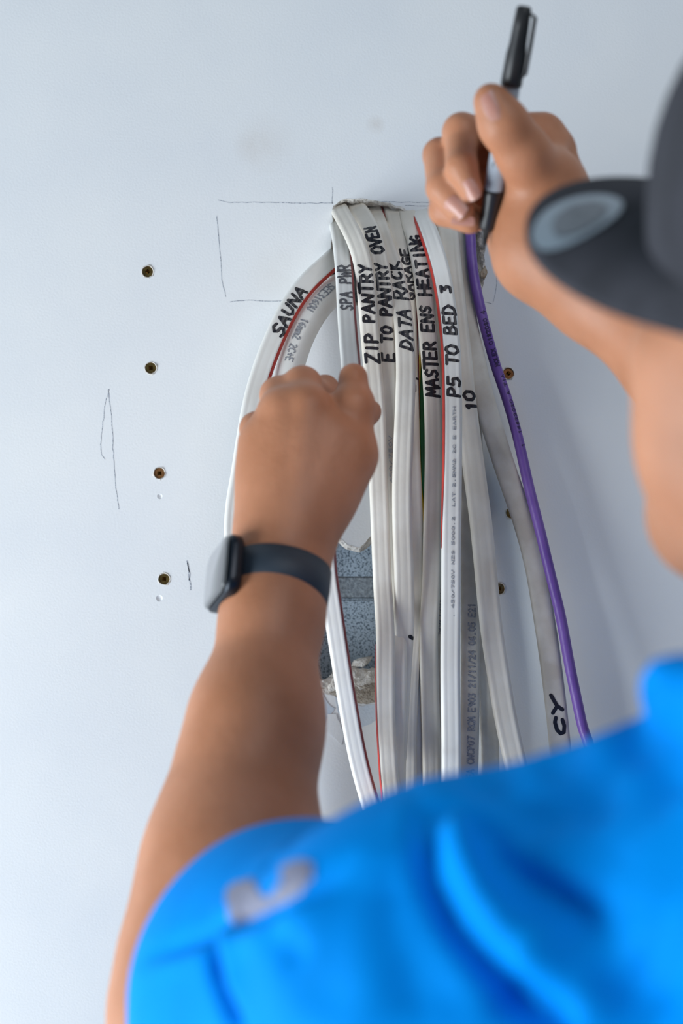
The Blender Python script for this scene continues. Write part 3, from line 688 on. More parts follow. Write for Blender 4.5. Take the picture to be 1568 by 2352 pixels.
# ------------------------------------------------------------------ implicit bodies
class Field:
    def __init__(s, lo, hi, res):
        s.lo = np.array(lo, float); s.res = res
        s.n = np.ceil((np.array(hi) - s.lo) / res).astype(int) + 1
        s.f = np.full(s.n, 1.0, np.float32)
    def _box(s, lo, hi, mg):
        a = np.clip(np.floor((np.array(lo) - mg - s.lo) / s.res).astype(int), 0, s.n)
        b = np.clip(np.ceil((np.array(hi) + mg - s.lo) / s.res).astype(int) + 1, 0, s.n)
        if np.any(b <= a): return None, None
        ax = [(s.lo[i] + np.arange(a[i], b[i]) * s.res).astype(np.float32) for i in range(3)]
        return (slice(a[0], b[0]), slice(a[1], b[1]), slice(a[2], b[2])), np.stack(np.meshgrid(*ax, indexing='ij'), -1)
    def _merge(s, sl, d, k):
        f = s.f[sl]
        if k > 0:
            h = np.maximum(k - np.abs(f - d), 0) / k
            s.f[sl] = np.minimum(f, d) - h * h * k * .25
        else: s.f[sl] = np.minimum(f, d)
    def cone(s, a, b, ra, rb, k=.006, flat=None):
        a = np.array(a, np.float32); b = np.array(b, np.float32); R = max(ra, rb)
        sl, G = s._box(np.minimum(a, b) - R, np.maximum(a, b) + R, k + 3 * s.res)
        if sl is None: return
        ba = b - a; q = G - a; t = np.clip((q @ ba) / max(float(ba @ ba), 1e-12), 0, 1)
        q = q - t[..., None] * ba
        if flat is not None:
            n, fac = flat; n = np.array(n, np.float32); n /= np.linalg.norm(n)
            q = q + n * ((q @ n) * (1 / fac - 1))[..., None]
        s._merge(sl, np.sqrt(np.sum(q * q, -1)) - (ra + (rb - ra) * t), k)
    def chain(s, pts, k=.006, flat=None):
        for (a, ra), (b, rb) in zip(pts[:-1], pts[1:]): s.cone(a, b, ra, rb, k, flat)
    def _ell(s, c, r, R, k):
        c = np.array(c, np.float32); r = np.array(r, np.float32); m = float(max(r))
        sl, G = s._box(c - m, c + m, k + 3 * s.res)
        if sl is None: return None, None
        q = G - c
        if R is not None: q = q @ np.array(R, np.float32).T
        k0 = np.sqrt(np.sum((q / r) ** 2, -1)) + 1e-9; k1 = np.sqrt(np.sum((q / (r * r)) ** 2, -1)) + 1e-9
        return sl, k0 * (k0 - 1) / k1
    def ell(s, c, r, R=None, k=.01):
        sl, d = s._ell(c, r, R, k)
        if sl is not None: s._merge(sl, d, k)
    def sub_ell(s, c, r, R=None, k=.006):
        sl, d = s._ell(c, r, R, k)
        if sl is None: return
        f = s.f[sl]; d = -d
        h = np.maximum(k - np.abs(f - d), 0) / k
        s.f[sl] = np.maximum(f, d) + h * h * k * .25
    def sub_cone(s, a, b, ra, rb, k=.003):
        a = np.array(a, np.float32); b = np.array(b, np.float32); R = max(ra, rb)
        sl, G = s._box(np.minimum(a, b) - R, np.maximum(a, b) + R, k + 3 * s.res)
        if sl is None: return
        ba = b - a; q = G - a; t = np.clip((q @ ba) / max(float(ba @ ba), 1e-12), 0, 1)
        q = q - t[..., None] * ba
        d = -(np.sqrt(np.sum(q * q, -1)) - (ra + (rb - ra) * t)); f = s.f[sl]
        h = np.maximum(k - np.abs(f - d), 0) / k
        s.f[sl] = np.maximum(f, d) + h * h * k * .25
    def cut(s, p, n):
        """remove everything on the +n side of the plane"""
        p = np.array(p, float); n = np.array(n, float); n /= np.linalg.norm(n)
        ax = [(s.lo[i] + np.arange(s.n[i]) * s.res - p[i]) * n[i] for i in range(3)]
        d = ax[0][:, None, None] + ax[1][None, :, None] + ax[2][None, None, :]
        s.f = np.maximum(s.f, d.astype(np.float32))
    def mesh(s, smooth=2):
        f = s.f; neg = f < 0
        f = np.clip(f, -4 * s.res, 4 * s.res)
        c = np.zeros(tuple(s.n - 1), np.int8)
        for i in (0, 1):
            for j in (0, 1):
                for k in (0, 1): c += neg[i:s.n[0] - 1 + i, j:s.n[1] - 1 + j, k:s.n[2] - 1 + k]
        act = (c > 0) & (c < 8)
        idx = np.argwhere(act); m = len(idx)
        vid = np.full(act.shape, -1, np.int64); vid[act] = np.arange(m)
        cor = [(i, j, k) for i in (0, 1) for j in (0, 1) for k in (0, 1)]
        val = {o: f[idx[:, 0] + o[0], idx[:, 1] + o[1], idx[:, 2] + o[2]] for o in cor}
        acc = np.zeros((m, 3)); cnt = np.zeros(m)
        for o in cor:
            for ax in range(3):
                if o[ax]: continue
                o2 = list(o); o2[ax] = 1; o2 = tuple(o2)
                a, b = val[o], val[o2]; x = (a < 0) != (b < 0)
                t = np.where(x, a / np.where(x, a - b, 1), 0)
                p = np.tile(np.array(o, float), (m, 1)); p[:, ax] += t
                acc[x] += p[x]; cnt[x] += 1
        V = s.lo + (idx + acc / cnt[:, None]) * s.res
        Q = []
        for ax in range(3):
            sl0 = [slice(1, -1)] * 3; sl1 = [slice(1, -1)] * 3
            sl0[ax] = slice(0, -1); sl1[ax] = slice(1, None)
            A = neg[tuple(sl0)]; B = neg[tuple(sl1)]
            for x, flip in ((A & ~B, False), (~A & B, True)):
                e = np.argwhere(x)
                if not len(e): continue
                b1, b2 = (ax + 1) % 3, (ax + 2) % 3
                e = e + 1; e[:, ax] -= 1
                def g(d1, d2):
                    h = e.copy(); h[:, b1] -= d1; h[:, b2] -= d2
                    return vid[h[:, 0], h[:, 1], h[:, 2]]
                q = np.stack([g(1, 1), g(0, 1), g(0, 0), g(1, 0)], 1)
                if flip: q = q[:, ::-1]
                Q.append(q)
        Q = np.concatenate(Q); Q = Q[np.all(Q >= 0, 1)]
        for _ in range(smooth): V = laplace(V, Q, .5)
        return V, Q
def laplace(V, Q, lam):
    e = np.concatenate([Q[:, [0, 1]], Q[:, [1, 2]], Q[:, [2, 3]], Q[:, [3, 0]]])
    n = len(V); c = np.bincount(e[:, 0], minlength=n) + np.bincount(e[:, 1], minlength=n)
    out = V.copy()
    for a in range(3):
        t = np.bincount(e[:, 0], V[e[:, 1], a], n) + np.bincount(e[:, 1], V[e[:, 0], a], n)
        out[:, a] = V[:, a] * (1 - lam) + lam * t / np.maximum(c, 1)
    return out
def normals(V, Q):
    fn = np.cross(V[Q[:, 2]] - V[Q[:, 0]], V[Q[:, 3]] - V[Q[:, 1]])
    N = np.zeros_like(V)
    for k in range(4):
        for a in range(3): N[:, a] += np.bincount(Q[:, k], fn[:, a], len(V))
    return N / (np.linalg.norm(N, axis=1)[:, None] + 1e-12)
mm = .001

# joints (z relative to the camera)
LS = np.array([.030, -.575, -.165]); LE = P(470, 2420, .74); LW = P(648, 1270, .885)
RS = np.array([.365, -.60, -.165]); RE = np.array([.300, -.350, -.012]); RW = P(1258, 575, .864)
NECK = np.array([.192, -.625, -.075])

# left forearm and fist
lf = Field(P(240, 2560, .66) - .05, np.array([.10, -.10, .16]), .0016)
def lp(x, y, d): return P(x, y, d)
fx = LE + (LW - LE) * .30 + np.array([-.004, 0, 0])
lf.chain([(LS + (LE - LS) * .35, .044), (LE + (LS - LE) * .25, .045), (LE, .044)], .02)
lf.chain([(LE, .042), (LE + (LW - LE) * .16, .047), (LE + (LW - LE) * .34, .046), (LE + (LW - LE) * .62, .036), (LE + (LW - LE) * .86, .0275), (LW, .0265)], .02)
lf.cone(LE + (LW - LE) * .08 + np.array([-.012, .0, 0]), LE + (LW - LE) * .50 + np.array([-.009, 0, 0]), .038, .028, .02)
lf.cone(LW, lp(668, 1190, .892), .0265, .029, .02, ((0.25, -.9, .35), .88))
mcp = {'i': lp(768, 1008, .903), 'm': lp(706, 938, .902), 'r': lp(648, 948, .905), 'p': lp(604, 1020, .910)}
wr = [lp(694, 1190, .892), lp(680, 1185, .890), lp(650, 1185, .892), lp(622, 1190, .897)]
for (k_, b_), w_ in zip(mcp.items(), wr):
    lf.cone(w_, b_, .020, .0150, .014)
lf.ell(lp(690, 1080, .898), (.036, .019, .04), None, .015)
lf.cone(lp(730, 1150, .90), lp(792, 1060, .905), .0185, .0172, .014)               # thenar side
lf.chain([(lp(750, 1140, .902), .016), (lp(806, 1040, .904), .0135), (lp(812, 940, .908), .0110), (lp(811, 868, .916), .0095)], .010)
lf.ell(lp(812, 925, .906), (.0118, .0115, .010), None, .006)
lf.chain([(mcp['i'], .0135), (lp(806, 985, .935), .0110), (lp(838, 950, .950), .0085), (lp(850, 945, .953), .0075)], .005)
lf.chain([(lp(742, 965, .928), .0105), (lp(746, 894, .956), .0100)], .003)
lf.chain([(mcp['m'], .0135), (lp(694, 886, .922), .0120), (lp(752, 925, .962), .0095), (lp(800, 965, .970), .0085)], .005)
lf.chain([(mcp['r'], .0135), (lp(640, 908, .926), .0115), (lp(690, 930, .952), .0092), (lp(735, 965, .960), .0082)], .005)
lf.chain([(mcp['p'], .0125), (lp(590, 985, .930), .0105), (lp(630, 1000, .952), .0085), (lp(672, 1020, .960), .0075)], .005)
for k_ in 'imrp':
    lf.ell(mcp[k_] + np.array([0, -.007, .001]), (.0105, .009, .0105), None, .008)
for k_, w_ in zip('imrp', wr): lf.cone(w_ + np.array([0, -.017, 0]), mcp[k_] + np.array([0, -.012, 0]), .0032, .0036, .009)  # tendons
lf.ell(lp(774, 1172, .912), (.0105, .011, .0090), None, .004)
lf.ell(lp(596, 1240, .886), (.009, .010, .012), None, .012)                        # ulna head
LV, LQ = lf.mesh(2)

# right forearm and writing hand
rf = Field(np.array([.02, -.48, -.12]), np.array([.36, -.16, .33]), .0016)
rf.chain([(RS + (RE - RS) * .4, .050), (RE, .043), (RE + (RW - RE) * .22, .044), (RE + (RW - RE) * .55, .036), (RE + (RW - RE) * .86, .0275), (RW, .0270)], .02)
rf.cone(RW, P(1250, 510, .864), .0270, .028, .02)
# palm: heel, thenar, metacarpals
rf.cone(P(1240, 585, .876), P(1196, 510, .890), .021, .0155, .014)                  # heel, little finger side
rf.cone(P(1250, 565, .864), P(1250, 430, .860), .026, .023, .016)                  # thenar mound
rf.cone(P(1270, 520, .872), P(1262, 350, .880), .022, .0165, .016)
rf.cone(P(1240, 540, .880), P(1215, 360, .892), .022, .016, .016)
rf.cone(P(1222, 550, .888), P(1170, 410, .904), .019, .0145, .016)
rf.cone(P(1206, 545, .892), P(1140, 450, .908), .017, .0135, .016)
# thumb
rf.chain([(P(1243, 420, .853), .0200), (P(1200, 350, .832), .0142), (P(1155, 282, .820), .0120), (P(1127, 232, .815), .0100)], .010)
rf.ell(P(1158, 292, .822), (.0128, .0125, .0120), None, .006)
# index, middle, ring, little: root at the knuckle, curl back to the palm
rf.chain([(P(1244, 312, .882), .0145), (P(1140, 300, .880), .0108), (P(1058, 306, .866), .0102), (P(1060, 385, .846), .0092), (P(1082, 434, .842), .0068)], .004)
rf.ell(P(1060, 300, .864), (.0105, .011, .0105), None, .004)
rf.chain([(P(1215, 360, .894), .0140), (P(1100, 345, .894), .0110), (P(1010, 356, .880), .0102), (P(1016, 432, .858), .0096), (P(1058, 484, .851), .0082)], .0032)
rf.chain([(P(1170, 410, .904), .0130), (P(1080, 400, .906), .0104), (P(1018, 420, .894), .0096), (P(1020, 484, .872), .0090), (P(1080, 508, .862), .0078)], .0032)
rf.chain([(P(1130, 450, .908), .0120), (P(1070, 450, .912), .0090), (P(1050, 478, .900), .0082), (P(1100, 505, .884), .0070)], .003)
rf.sub_cone(P(1330, 330, .868), P(1256, 470, .842), .0035, .0015, .006)            # web crease
RV, RQ = rf.mesh(2)

# head, neck and the upper body under the shirt
HC = np.array([.2056, -.5609, .067])
yaw_, pitch_, roll_ = .65, .3475, .31                            # turned left, looking up, head tipped to the left
fd = np.array([-math.sin(yaw_) * math.cos(pitch_), math.cos(yaw_) * math.cos(pitch_), math.sin(pitch_)])
sd = np.cross([0, 0, 1], fd); sd /= np.linalg.norm(sd)          # the wearer's left
ud = np.cross(fd, sd)
sd, ud = sd * math.cos(roll_) - ud * math.sin(roll_), ud * math.cos(roll_) + sd * math.sin(roll_)
HR = np.array([fd, sd, ud])                                      # world -> head axes (forward, left, up)
def hd(f, l, u): return HC + fd * f + sd * l + ud * u
hf = Field(np.array([-.02, -.80, -.32]), np.array([.42, -.40, .24]), .0025)
hf.ell(hd(-.012, 0, .035), (.096, .076, .088), HR, .02)
hf.ell(hd(.030, 0, -.035), (.060, .062, .075), HR, .03)
hf.cone(hd(.060, .022, -.092), hd(.060, -.022, -.092), .021, .021, .025)           # chin
hf.cone(hd(.000, .052, -.060), hd(.055, .024, -.092), .020, .020, .03)             # jaw
hf.cone(hd(.000, -.052, -.060), hd(.055, -.024, -.092), .020, .020, .03)
for s_ in (1, -1):
    hf.ell(hd(.062, .040 * s_, -.016), (.024, .022, .020), HR, .02)                # cheekbone
    hf.ell(hd(.052, .042 * s_, -.050), (.026, .024, .028), HR, .02)
    hf.cone(hd(.080, .012 * s_, .022), hd(.068, .044 * s_, .020), .010, .008, .012)  # brow
    hf.sub_ell(hd(.088, .032 * s_, .003), (.012, .015, .010), HR, .01)             # eye socket
    hf.ell(hd(-.006, .078 * s_, -.005), (.018, .006, .030), HR, .006)              # ear
    hf.sub_ell(hd(.000, .085 * s_, -.002), (.010, .005, .018), HR, .004)
    hf.ell(hd(.094, .011 * s_, -.034), (.010, .008, .007), HR, .006)               # nostril wings
hf.cone(hd(.086, 0, .012), hd(.110, 0, -.030), .0075, .0100, .012)                 # nose
hf.cone(hd(.088, .020, -.058), hd(.094, 0, -.056), .0055, .0065, .006); hf.cone(hd(.088, -.020, -.058), hd(.094, 0, -.056), .0055, .0065, .006)
hf.cone(hd(.086, .016, -.068), hd(.090, 0, -.068), .006, .007, .006); hf.cone(hd(.086, -.016, -.068), hd(.090, 0, -.068), .006, .007, .006)
hf.cone(hd(-.02, 0, -.06), NECK, .054, .056, .03)
hf.cone(NECK, NECK + np.array([0, -.005, -.12]), .055, .050, .02)
HV, HQ = hf.mesh(2)

uf = Field(np.array([-.12, -.80, -.95]), np.array([.50, -.36, -.02]), .008)
uf.cone(LS, LE * .3 + LS * .7, .050, .048, .04); uf.cone(RS, RE * .4 + RS * .6, .050, .046, .04)
uf.cone(LS + .01, RS, .056, .056, .05)
CH = np.array([.197, -.640, -.36])
uf.ell(CH, (.150, .105, .25), None, .06); uf.cone(CH + [0, .01, -.12], CH + [0, .015, -.42], .125, .125, .06, ((0, 1, 0), .75))
uf.cone(NECK + [0, 0, -.04], LS + [.05, 0, 0], .06, .05, .05); uf.cone(NECK + [0, 0, -.04], RS - [.05, 0, 0], .06, .05, .05)
uf.f += .014                                     # keep the skin well under the cloth
UV_, UQ = uf.mesh(1)

person = empty('person', None, 'person in a blue work shirt and dark cap, marking cables with both hands raised', 'person')
parts = [(LV, LQ), (RV, RQ), (HV, HQ), (UV_, UQ)]
off = 0; AV = []; AQ = []
for v, q in parts: AV.append(v); AQ.append(q + off); off += len(v)
AV = np.concatenate(AV); AQ = np.concatenate(AQ)
link('body', up(AV), AQ, M['skin'], person)

# fingernails: small curved plates seated on the fingertips
def nail(c, n, t, w, l, name='fingernail'):
    n = np.array(n, float); n /= np.linalg.norm(n); t = np.array(t, float); t -= n * (t @ n); t /= np.linalg.norm(t); s_ = np.cross(n, t)
    vs = []; fs = []; a, b = 7, 7
    for i in range(a):
        for j in range(b):
            u = -1 + 2 * i / (a - 1); v = -1 + 2 * j / (b - 1)
            uu = u * math.sqrt(1 - .28 * v * v); vv = v * math.sqrt(1 - .28 * u * u)
            vs.append(up(c + t * uu * l + s_ * vv * w + n * (-.9 * w * vv * vv * .6 - .0006 * uu * uu)))
    for i in range(a - 1):
        for j in range(b - 1): fs.append((i * b + j, i * b + j + 1, (i + 1) * b + j + 1, (i + 1) * b + j))
    o = link(name, [tuple(v) for v in vs], fs, M['nail'], person)
    return o
RBVH = BVHTree.FromPolygons([tuple(v) for v in RV], RQ.tolist())
def on_surf(bvh, px, py):
    d = Vector(P(px, py, 1.0) - np.array([0, -D, 0])).normalized()
    h = bvh.ray_cast(Vector((0, -D, 0)), d)
    return (np.array(h[0]), np.array(h[1])) if h[0] else (None, None)
def nail_at(px, py, tdir, w, l, nb=(0, -1, 0)):
    c, n = on_surf(RBVH, px, py)
    if c is None: return
    if n[1] > 0: n = -n
    n = n * .6 + np.array(nb, float) * .4
    nail(c + n / np.linalg.norm(n) * .0006, n, tdir, w, l)
nail_at(1138, 240, P(1120, 215, .82) - P(1150, 275, .82), .0068, .0085, (.5, -.8, .2))
nail_at(1081, 436, P(1090, 450, .85) - P(1066, 400, .85), .0045, .0065, (-.4, -.9, -.1))
nail_at(1044, 478, P(1066, 492, .85) - P(1018, 452, .85), .0056, .0072, (-.4, -.8, -.4))
nail_at(1062, 512, P(1085, 514, .86) - P(1030, 500, .86), .0046, .0070, (-.2, -.8, -.5))

# eyes and lips
for s_ in (1, -1):
    mb = MB(); c = hd(.070, .031 * s_, .002)
    v, f = lathe_geo([(-.0118, .0005), (-.010, .006), (-.006, .010), (0, .0118), (.006, .010), (.0095, .007)], c, c + fd * .01, 16)
    e = link('eye', [tuple(up(x)) for x in v], f, M['eye'], person)
    v, f = lathe_geo([(.0094, .0068), (.0112, .004), (.0119, .0005)], c, c + fd * .01, 16)
    link('iris', [tuple(up(x)) for x in v], f, M['iris'], e)
# short hair below the cap
hr = Field(np.array([.08, -.70, -.06]), np.array([.36, -.40, .22]), .003)
hr.ell(hd(-.014, 0, .032), (.1005, .080, .090), HR, .01)
hr.cut(hd(.030, 0, 0), fd); hr.cut(hd(0, 0, -.030), -ud + fd * .3)
hv, hq = hr.mesh(1); link('hair', up(hv), hq, M['hair'], person)

# trousers and boots, standing on the floor
tf = Field(np.array([-.02, -.86, -1.56]), np.array([.42, -.42, -.66]), .008)
tf.cone([.13, -.64, -.78], [.265, -.64, -.78], .115, .115, .05, ((0, 1, 0), .85))
for x in (.105, .295): tf.chain([((x, -.64, -.82), .092), ((x, -.625, -1.12), .072), ((x, -.655, -1.47), .060)], .03)
tv, tq = tf.mesh(2); link('trousers', up(tv), tq, M['trouser'], person)
for x in (.105, .295):
    bf = Field(np.array([x - .08, -.76, -1.56]), np.array([x + .08, -.42, -1.38]), .005)
    bf.cone([x, -.665, -1.505], [x, -.505, -1.515], .045, .042, .02); bf.cone([x, -.66, -1.50], [x, -.655, -1.41], .046, .046, .02)
    bf.cut([0, 0, -1.548], [0, 0, -1]); bv, bq = bf.mesh(1); link('boot', up(bv), bq, M['boot'], person)

# ------------------------------------------------------------------ shirt
sf = Field(np.array([-.19, -.84, -.84]), np.array([.53, -.34, .03]), .0036)
SE = LS + (LE - LS) * .74                       # sleeve end
RSE = RS + (RE - RS) * .72
ax = (SE - LS) / np.linalg.norm(SE - LS)
sf.chain([(LS, .060), (LS + (LE - LS) * .45 + [0, 0, .006], .067), (SE + ax * .08 + [.008, 0, .004], .066)], .03)
sf.cut(SE, ax * .92 + np.array([-.35, .15, .10]))
sf2 = sf.f.copy(); sf.f = np.full(sf.n, 1.0, np.float32)
rax = (RSE - RS) / np.linalg.norm(RSE - RS)
sf.chain([(RS, .064), (RSE + rax * .08, .070)], .03); sf.cut(RSE, rax)
sf.f = np.minimum(sf.f, sf2)
sf.cone(LS + [.012, 0, .0], RS - [.012, 0, 0], .056, .056, .03)
sf.cone(NECK + [0, -.005, -.034], LS + [.045, 0, .010], .074, .059, .03); sf.cone(NECK + [0, -.005, -.034], RS - [.045, 0, -.010], .074, .059, .03)
sf.ell(CH, (.172, .128, .27), None, .06)
sf.cone(CH + [0, .01, -.10], CH + [0, .015, -.46], .150, .152, .06, ((0, 1, 0), .80))
sf.cut([0, 0, -.80], [0, 0, -1])
sf.sub_cone(NECK + [0, .0, .03], NECK + [-.006, .0, .3], .068, .068, .004)
sf.sub_cone(SE - ax * .03, SE + ax * .12, .058, .066, .004)
sf.sub_cone(RSE - rax * .03, RSE + rax * .12, .052, .06, .004)
# collar
sf.cone(NECK + [-.080, .005, .012], NECK + [-.03, -.072, .020], .012, .012, .006); sf.cone(NECK + [-.03, -.072, .020], NECK + [.05, -.06, .018], .012, .012, .006)
sf.cone(NECK + [-.080, .005, .012], NECK + [-.05, .06, -.004], .012, .011, .006); sf.cone(NECK + [.05, -.06, .018], NECK + [.066, .01, .01], .012, .012, .006)
SV, SQ = sf.mesh(2)
SBVH = BVHTree.FromPolygons([tuple(v) for v in SV], SQ.tolist())
def fold(V, N, pts, width, depth, ridge=0.0, side=1.0, rw=1.4):
    """crease along a line on the cloth, with an optional raised lip"""
    P3 = []
    for a, b in zip(pts[:-1], pts[1:]):
        for k in range(10):
            x = a[0] + (b[0] - a[0]) * k / 10; y = a[1] + (b[1] - a[1]) * k / 10
            h, n_ = on_surf(SBVH, x, y)
            if h is not None: P3.append(h)
    if len(P3) < 2: return V
    P3 = np.array(P3)
    for _ in range(3): P3[1:-1] = .25 * P3[:-2] + .5 * P3[1:-1] + .25 * P3[2:]
    lo = P3.min(0) - 5 * width; hi = P3.max(0) + 5 * width
    ids = np.where(np.all((V > lo) & (V < hi), 1))[0]
    v = V[ids]; best = np.full(len(ids), 9.0); bt = np.zeros(len(ids)); sg = np.zeros(len(ids))
    for k, p in enumerate(P3):
        d = np.linalg.norm(v - p, axis=1); m = d < best
        tn = P3[min(k + 1, len(P3) - 1)] - P3[max(k - 1, 0)]
        best[m] = d[m]; bt[m] = k / (len(P3) - 1)
        sg[m] = np.sign(np.einsum('ij,ij->i', np.cross(np.tile(tn, (m.sum(), 1)), v[m] - p), N[ids][m]))
    env = np.clip(np.sin(np.pi * np.clip(bt, .03, .97)) * 1.6, 0, 1)
    disp = -depth * np.exp(-(best / width) ** 2) + ridge * np.exp(-((best - width * rw * 1.3) / (width * rw)) ** 2) * (sg * side > 0)
    V[ids] += N[ids] * (disp * env)[:, None]
    return V
SN = normals(SV, SQ)
if True:
    fo = lambda *a, **k: fold(SV, SN, *a, **k)
    fo([(955, 1815), (985, 1908), (1002, 2010), (1053, 2120), (1129, 2213), (1214, 2289), (1300, 2365)], .0055, .010, .007, 1)
    fo([(1030, 1845), (1090, 1905), (1129, 1980), (1214, 2035), (1332, 2086), (1440, 2110)], .006, .009, .006, -1)
    fo([(1010, 1830), (1050, 1880), (1110, 1915)], .005, .006)
    fo([(498, 2150), (511, 2213), (528, 2290), (560, 2370)], .0060, .022, .004, 1)
    fo([(300, 2210), (409, 2175), (494, 2145), (596, 2111), (714, 2044), (800, 1975)], .0038, .0055, .002, -1)
    fo([(600, 2120), (660, 2170), (690, 2230)], .006, .004)
    fo([(770, 1960), (760, 2080), (740, 2250), (735, 2370)], .014, .004)
    fo([(900, 1950), (905, 2100), (960, 2260), (990, 2370)], .016, .006, .003)
    fo([(1140, 2250), (1230, 2320), (1330, 2400)], .008, .008, .004)
    fo([(1420, 1670), (1500, 1740), (1600, 1830)], .016, .007, .003)
    fo([(1230, 1700), (1262, 1735), (1330, 1790), (1400, 1900)], .010, .006, .003)
    fo([(1080, 1760), (1140, 1800), (1220, 1850), (1330, 1900)], .012, .005, .003)
    fo([(1440, 2180), (1500, 2250), (1568, 2310)], .015, .007, .003)
    fo([(1290, 2130), (1400, 2230), (1480, 2330)], .012, .005, .003)
    fo([(1452, 1545), (1470, 1575), (1480, 1620)], .006, .008)
    fo([(700, 1905), (640, 1960), (590, 2010)], .006, .006)
    # broad soft undulation of loose cloth
    q = SV * 14
    und = np.array([noise.noise(Vector(a)) for a in q])
    SV = SV + SN * (und * .0035)[:, None]
shirt = link('shirt', up(SV), SQ, M['shirt'], person, label='bright blue short-sleeved work shirt')
SBVH = BVHTree.FromPolygons([tuple(v) for v in SV], SQ.tolist())
# grey hook-shaped print on the sleeve
def cloth_patch(poly, mat, name, eps=.0007):
    poly = np.array(poly, float)
    lo = poly.min(0); hi = poly.max(0); st = 6
    xs = np.arange(lo[0], hi[0] + st, st); ys = np.arange(lo[1], hi[1] + st, st)
    def inside(x, y):
        r = False; n = len(poly)
        for i in range(n):
            x1, y1 = poly[i]; x2, y2 = poly[(i + 1) % n]
            if (y1 > y) != (y2 > y) and x < (x2 - x1) * (y - y1) / (y2 - y1) + x1: r = not r
        return r
    ids = {}; vs = []; fs = []
    def vert(i, j):
        if (i, j) not in ids:
            h, n_ = on_surf(SBVH, xs[i], ys[j])
            if h is None: return None
            if n_[1] > 0: n_ = -n_
            ids[(i, j)] = len(vs); vs.append(tuple(up(h + n_ * eps)))
        return ids[(i, j)]
    for i in range(len(xs) - 1):
        for j in range(len(ys) - 1):
            if inside(xs[i] + st / 2, ys[j] + st / 2):
                q = [vert(i, j), vert(i, j + 1), vert(i + 1, j + 1), vert(i + 1, j)]
                if None not in q: fs.append(tuple(q))
    return link(name, vs, fs, mat, shirt)
cloth_patch([(521, 2050), (540, 2030), (580, 2020), (592, 2042), (606, 2062), (625, 2060), (645, 2030), (650, 1990), (690, 1978), (722, 1984),
             (716, 2020), (690, 2052), (640, 2082), (585, 2108), (540, 2126), (526, 2100)], M['logo'], 'sleeve_print')

# ------------------------------------------------------------------ cap
cap = empty('baseball_cap', None, 'charcoal baseball cap with a silver oval sticker on its brim', 'cap')
RIMU = .0456
def crown_pt(th, ph, r=1.0):
    a, b, c = .107 * r, .087 * r, .098 * r
    return hd(-.008 + a * math.cos(ph) * math.cos(th), b * math.cos(ph) * math.sin(th), RIMU + c * (math.sin(ph) ** .85 if ph > 0 else 0))
nth, nph = 48, 14
vs = []; fs = []
for j in range(nph + 1):
    ph = math.pi / 2 * j / nph
    for i in range(nth):
        vs.append(crown_pt(2 * math.pi * i / nth, ph))
for j in range(nph):
    for i in range(nth): fs.append((j * nth + i, j * nth + (i + 1) % nth, (j + 1) * nth + (i + 1) % nth, (j + 1) * nth + i))
base = len(vs)
for i in range(nth):    # sweatband drop
    p = crown_pt(2 * math.pi * i / nth, 0)
    vs.append(p - ud * .020 + (HC - p) * .01)
for i in range(nth): fs.append((base + i, base + (i + 1) % nth, (i + 1) % nth, i))
crown = link('crown', [tuple(up(v)) for v in vs], fs, M['cap'], cap)
for k in range(6):      # panel seams
    th = 2 * math.pi * (k + .0) / 6
    mb = MB(); pts = [crown_pt(th, math.pi / 2 * t / 16, 1.004) for t in range(17)]
    sv = []
    for a in pts:
        w = np.cross(a - HC, [0, 0, 1]); w = w / (np.linalg.norm(w) + 1e-9) * .0016
        o_ = (a - HC) / np.linalg.norm(a - HC) * .0006
        sv += [up(a - w), up(a + o_), up(a + w)]
    sfc = []
    for i in range(16): sfc += [(3 * i, 3 * i + 1, 3 * i + 4, 3 * i + 3), (3 * i + 1, 3 * i + 2, 3 * i + 5, 3 * i + 4)]
    mb.add(sv, sfc); mb.link('panel_seam', M['cap_under'], crown)
v, f = lathe_geo([(0, .007), (.002, .0068), (.004, .005), (.005, .001)], crown_pt(0, math.pi / 2), crown_pt(0, math.pi / 2) + ud * .01, 16)
link('top_button', [tuple(up(x)) for x in v], f, M['cap'], crown)
BR = dict(L=.0729, k=2.6, tilt=.093)
def brim_pt(s_, t, du=0.0):
    """s_ -1..1 across (left positive), t 0 at the crown, 1 at the front edge"""
    th = s_ * math.radians(74)
    p = np.array([-.008 + .105 * math.cos(th), .086 * math.sin(th)])
    ext = BR['L'] * max(0.0, 1 - abs(s_) ** 3.2) ** .55
    f_ = p[0] + ext * t; l_ = p[1] * (1 + .04 * t)
    u_ = RIMU - .010 - BR['k'] * l_ * l_ * (.35 + .65 * t) - BR['tilt'] * ext * t
    return hd(f_, l_, u_ + du)
nsb, ntb = 44, 12
vs = []; fs = []
for lay in (0, -.0032):
    for i in range(nsb + 1):
        for j in range(ntb + 1): vs.append(brim_pt(-1 + 2 * i / nsb, j / ntb, lay))
st = ntb + 1; o2 = (nsb + 1) * st
for i in range(nsb):
    for j in range(ntb):
        a = i * st + j
        fs += [(a, a + 1, a + st + 1, a + st), (o2 + a, o2 + a + st, o2 + a + st + 1, o2 + a + 1)]
    a = i * st + ntb; fs.append((a, o2 + a, o2 + a + st, a + st))
brim = link('brim', [tuple(up(v)) for v in vs], fs, M['cap'], cap)
def brim_fl(f_, l_, du):
    """point on top of the brim at forward f_, left l_ (metres from the head centre)"""
    th = math.asin(max(-1, min(1, l_ / .0875))); s_ = th / math.radians(74)
    ext = BR['L'] * max(1e-3, 1 - abs(s_) ** 3.2) ** .55
    t = (f_ - (-.008 + .105 * math.cos(th))) / ext
    return hd(f_, l_, RIMU - .010 - BR['k'] * l_ * l_ * (.35 + .65 * t) - BR['tilt'] * ext * t + du)
